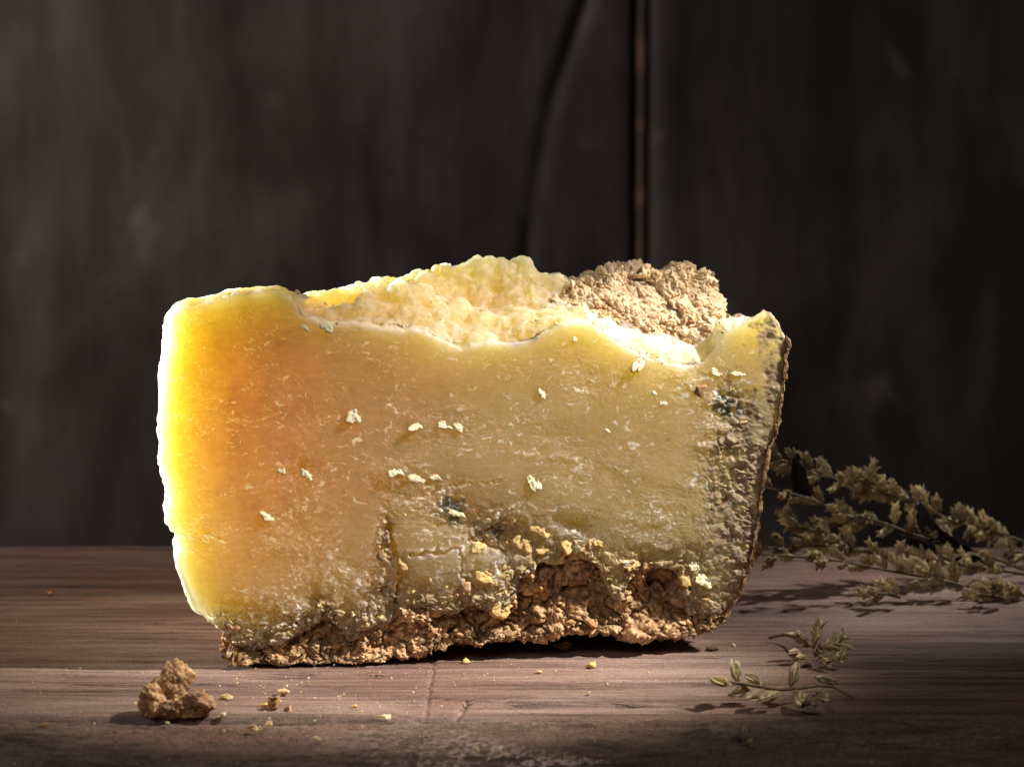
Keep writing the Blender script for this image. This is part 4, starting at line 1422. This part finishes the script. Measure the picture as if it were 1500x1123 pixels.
for i, (a, b, y, lab) in enumerate(((1482, 806, .15, 'short dried sprig of pale florets standing above the darker ones at the table edge'), (1440, 870, .10, 'little fallen dried sprig tip lying alone on the darkest part of the board'), (1290, 868, .098, 'small fallen floret cluster in the shadow beside the lowest sprig'))):
    sprig([([P(a + 28, b + 6, y + .004), P(a + 10, b + 2, y + .002), P(a - 14, b, y)], .1, 1.0)], lab, None, 60 + i, base=P(a + 26, b + 6, y + .003), step=.004, size=.95)


# sprigs in front of the sprigs' shadow, on the open board
def gz(px, py, z):
    return ground(px, py, z)


F1 = empty('dried_sprig', ground(1185, 985))
tag(F1, 'slim dried twig with a few green-yellow buds and a bent dark tail', 'dried sprig')
sp = [gz(1250, 1021, .0008), gz(1236, 1014, .0012), gz(1222, 1004, .003), gz(1200, 1003, .004), gz(1172, 1007, .004), gz(1140, 1010, .0045), gz(1110, 1005, .005), gz(1085, 1000, .006), gz(1066, 998, .007)]
link(bpy.data.objects.new('stem', tube(spline(sp, 30) - np.array(F1.location), .0005, .0005, 7, 5)), F1)
rs = np.random.RandomState(77)
for (a, b, z, dx, dy, dz, sc_) in ((1080, 1000, .006, -.2, .1, 1.0, 1.0), (1072, 1003, .006, -1, -.1, .35, 1.0), (1100, 1006, .004, -1, -.5, -.25, 1.1), (1117, 1004, .005, -.9, .2, .55, 1.0), (1122, 1012, .004, -.9, -.5, -.25, 1.0),
                                   (1142, 1014, .004, -.9, -.5, -.25, 1.0), (1158, 1005, .005, .3, .3, .8, 1.15), (1164, 1010, .004, .1, -.6, -.2, 1.2), (1176, 1014, .004, -.2, -.9, -.25, 1.2), (1186, 1020, .003, -.1, -1, -.1, 1.2), (1196, 1014, .004, .4, -.8, -.1, 1.1), (1226, 1001, .003, -1, .1, .3, 1.0)):
    place(F1, BUDS[rs.randint(4)], gz(a, b, z), (dx, dy, dz), sc_, rs.uniform(0, 6))
F2 = empty('dried_sprig', ground(1190, 975))
tag(F2, 'curled dried sprig with dark papery cups and a thin pale tail', 'dried sprig')
sp = [gz(1126, 934, .001), gz(1146, 929, .0025), gz(1160, 931, .0035), gz(1172, 938, .0045), gz(1184, 944, .005), gz(1200, 950, .004)]
link(bpy.data.objects.new('stem', tube(spline(sp, 24) - np.array(F2.location), .0005, .0006, 7, 8)), F2)
for (a, b, z, dx, dy, dz, sc_, kind) in ((1184, 948, .004, -.5, -.3, .6, 1.0, 0), (1192, 946, .005, .2, .1, .9, 1.0, 0), (1204, 950, .004, .8, .2, .5, 1.0, 0), (1178, 958, .003, -1, -.5, .2, 1.0, 1), (1182, 962, .003, -.7, -.8, .1, 1.0, 1),
                                         (1194, 958, .003, .1, -.9, .4, 1.0, 0), (1208, 962, .003, .7, -.7, .2, 1.0, 0), (1200, 966, .0025, .3, -1, .1, .9, 0), (1212, 952, .003, 1, .1, .2, .9, 0)):
    place(F2, (BUDS if kind else FLORETS)[rs.randint(4)], gz(a, b, z), (dx, dy, dz), sc_, rs.uniform(0, 6))
F3 = empty('dried_sprig', ground(1090, 1086))
tag(F3, 'tiny loose pair of dried bracts on the rough plank', 'dried sprig')
sp = [gz(1096, 1090, .0005), gz(1092, 1086, .001), gz(1088, 1080, .002)]
link(bpy.data.objects.new('stem', tube(spline(sp, 8) - np.array(F3.location), .0004, .0003, 6, 3)), F3)
for (a, b, z, dx, dy, dz, sc_) in ((1090, 1082, .001, .1, .1, 1, .7), (1086, 1082, .001, -.7, .1, .7, .65), (1094, 1088, .001, .2, -.4, .3, .5)):
    place(F3, BUDS[rs.randint(4)], gz(a, b, z), (dx, dy, dz), sc_, rs.uniform(0, 6))
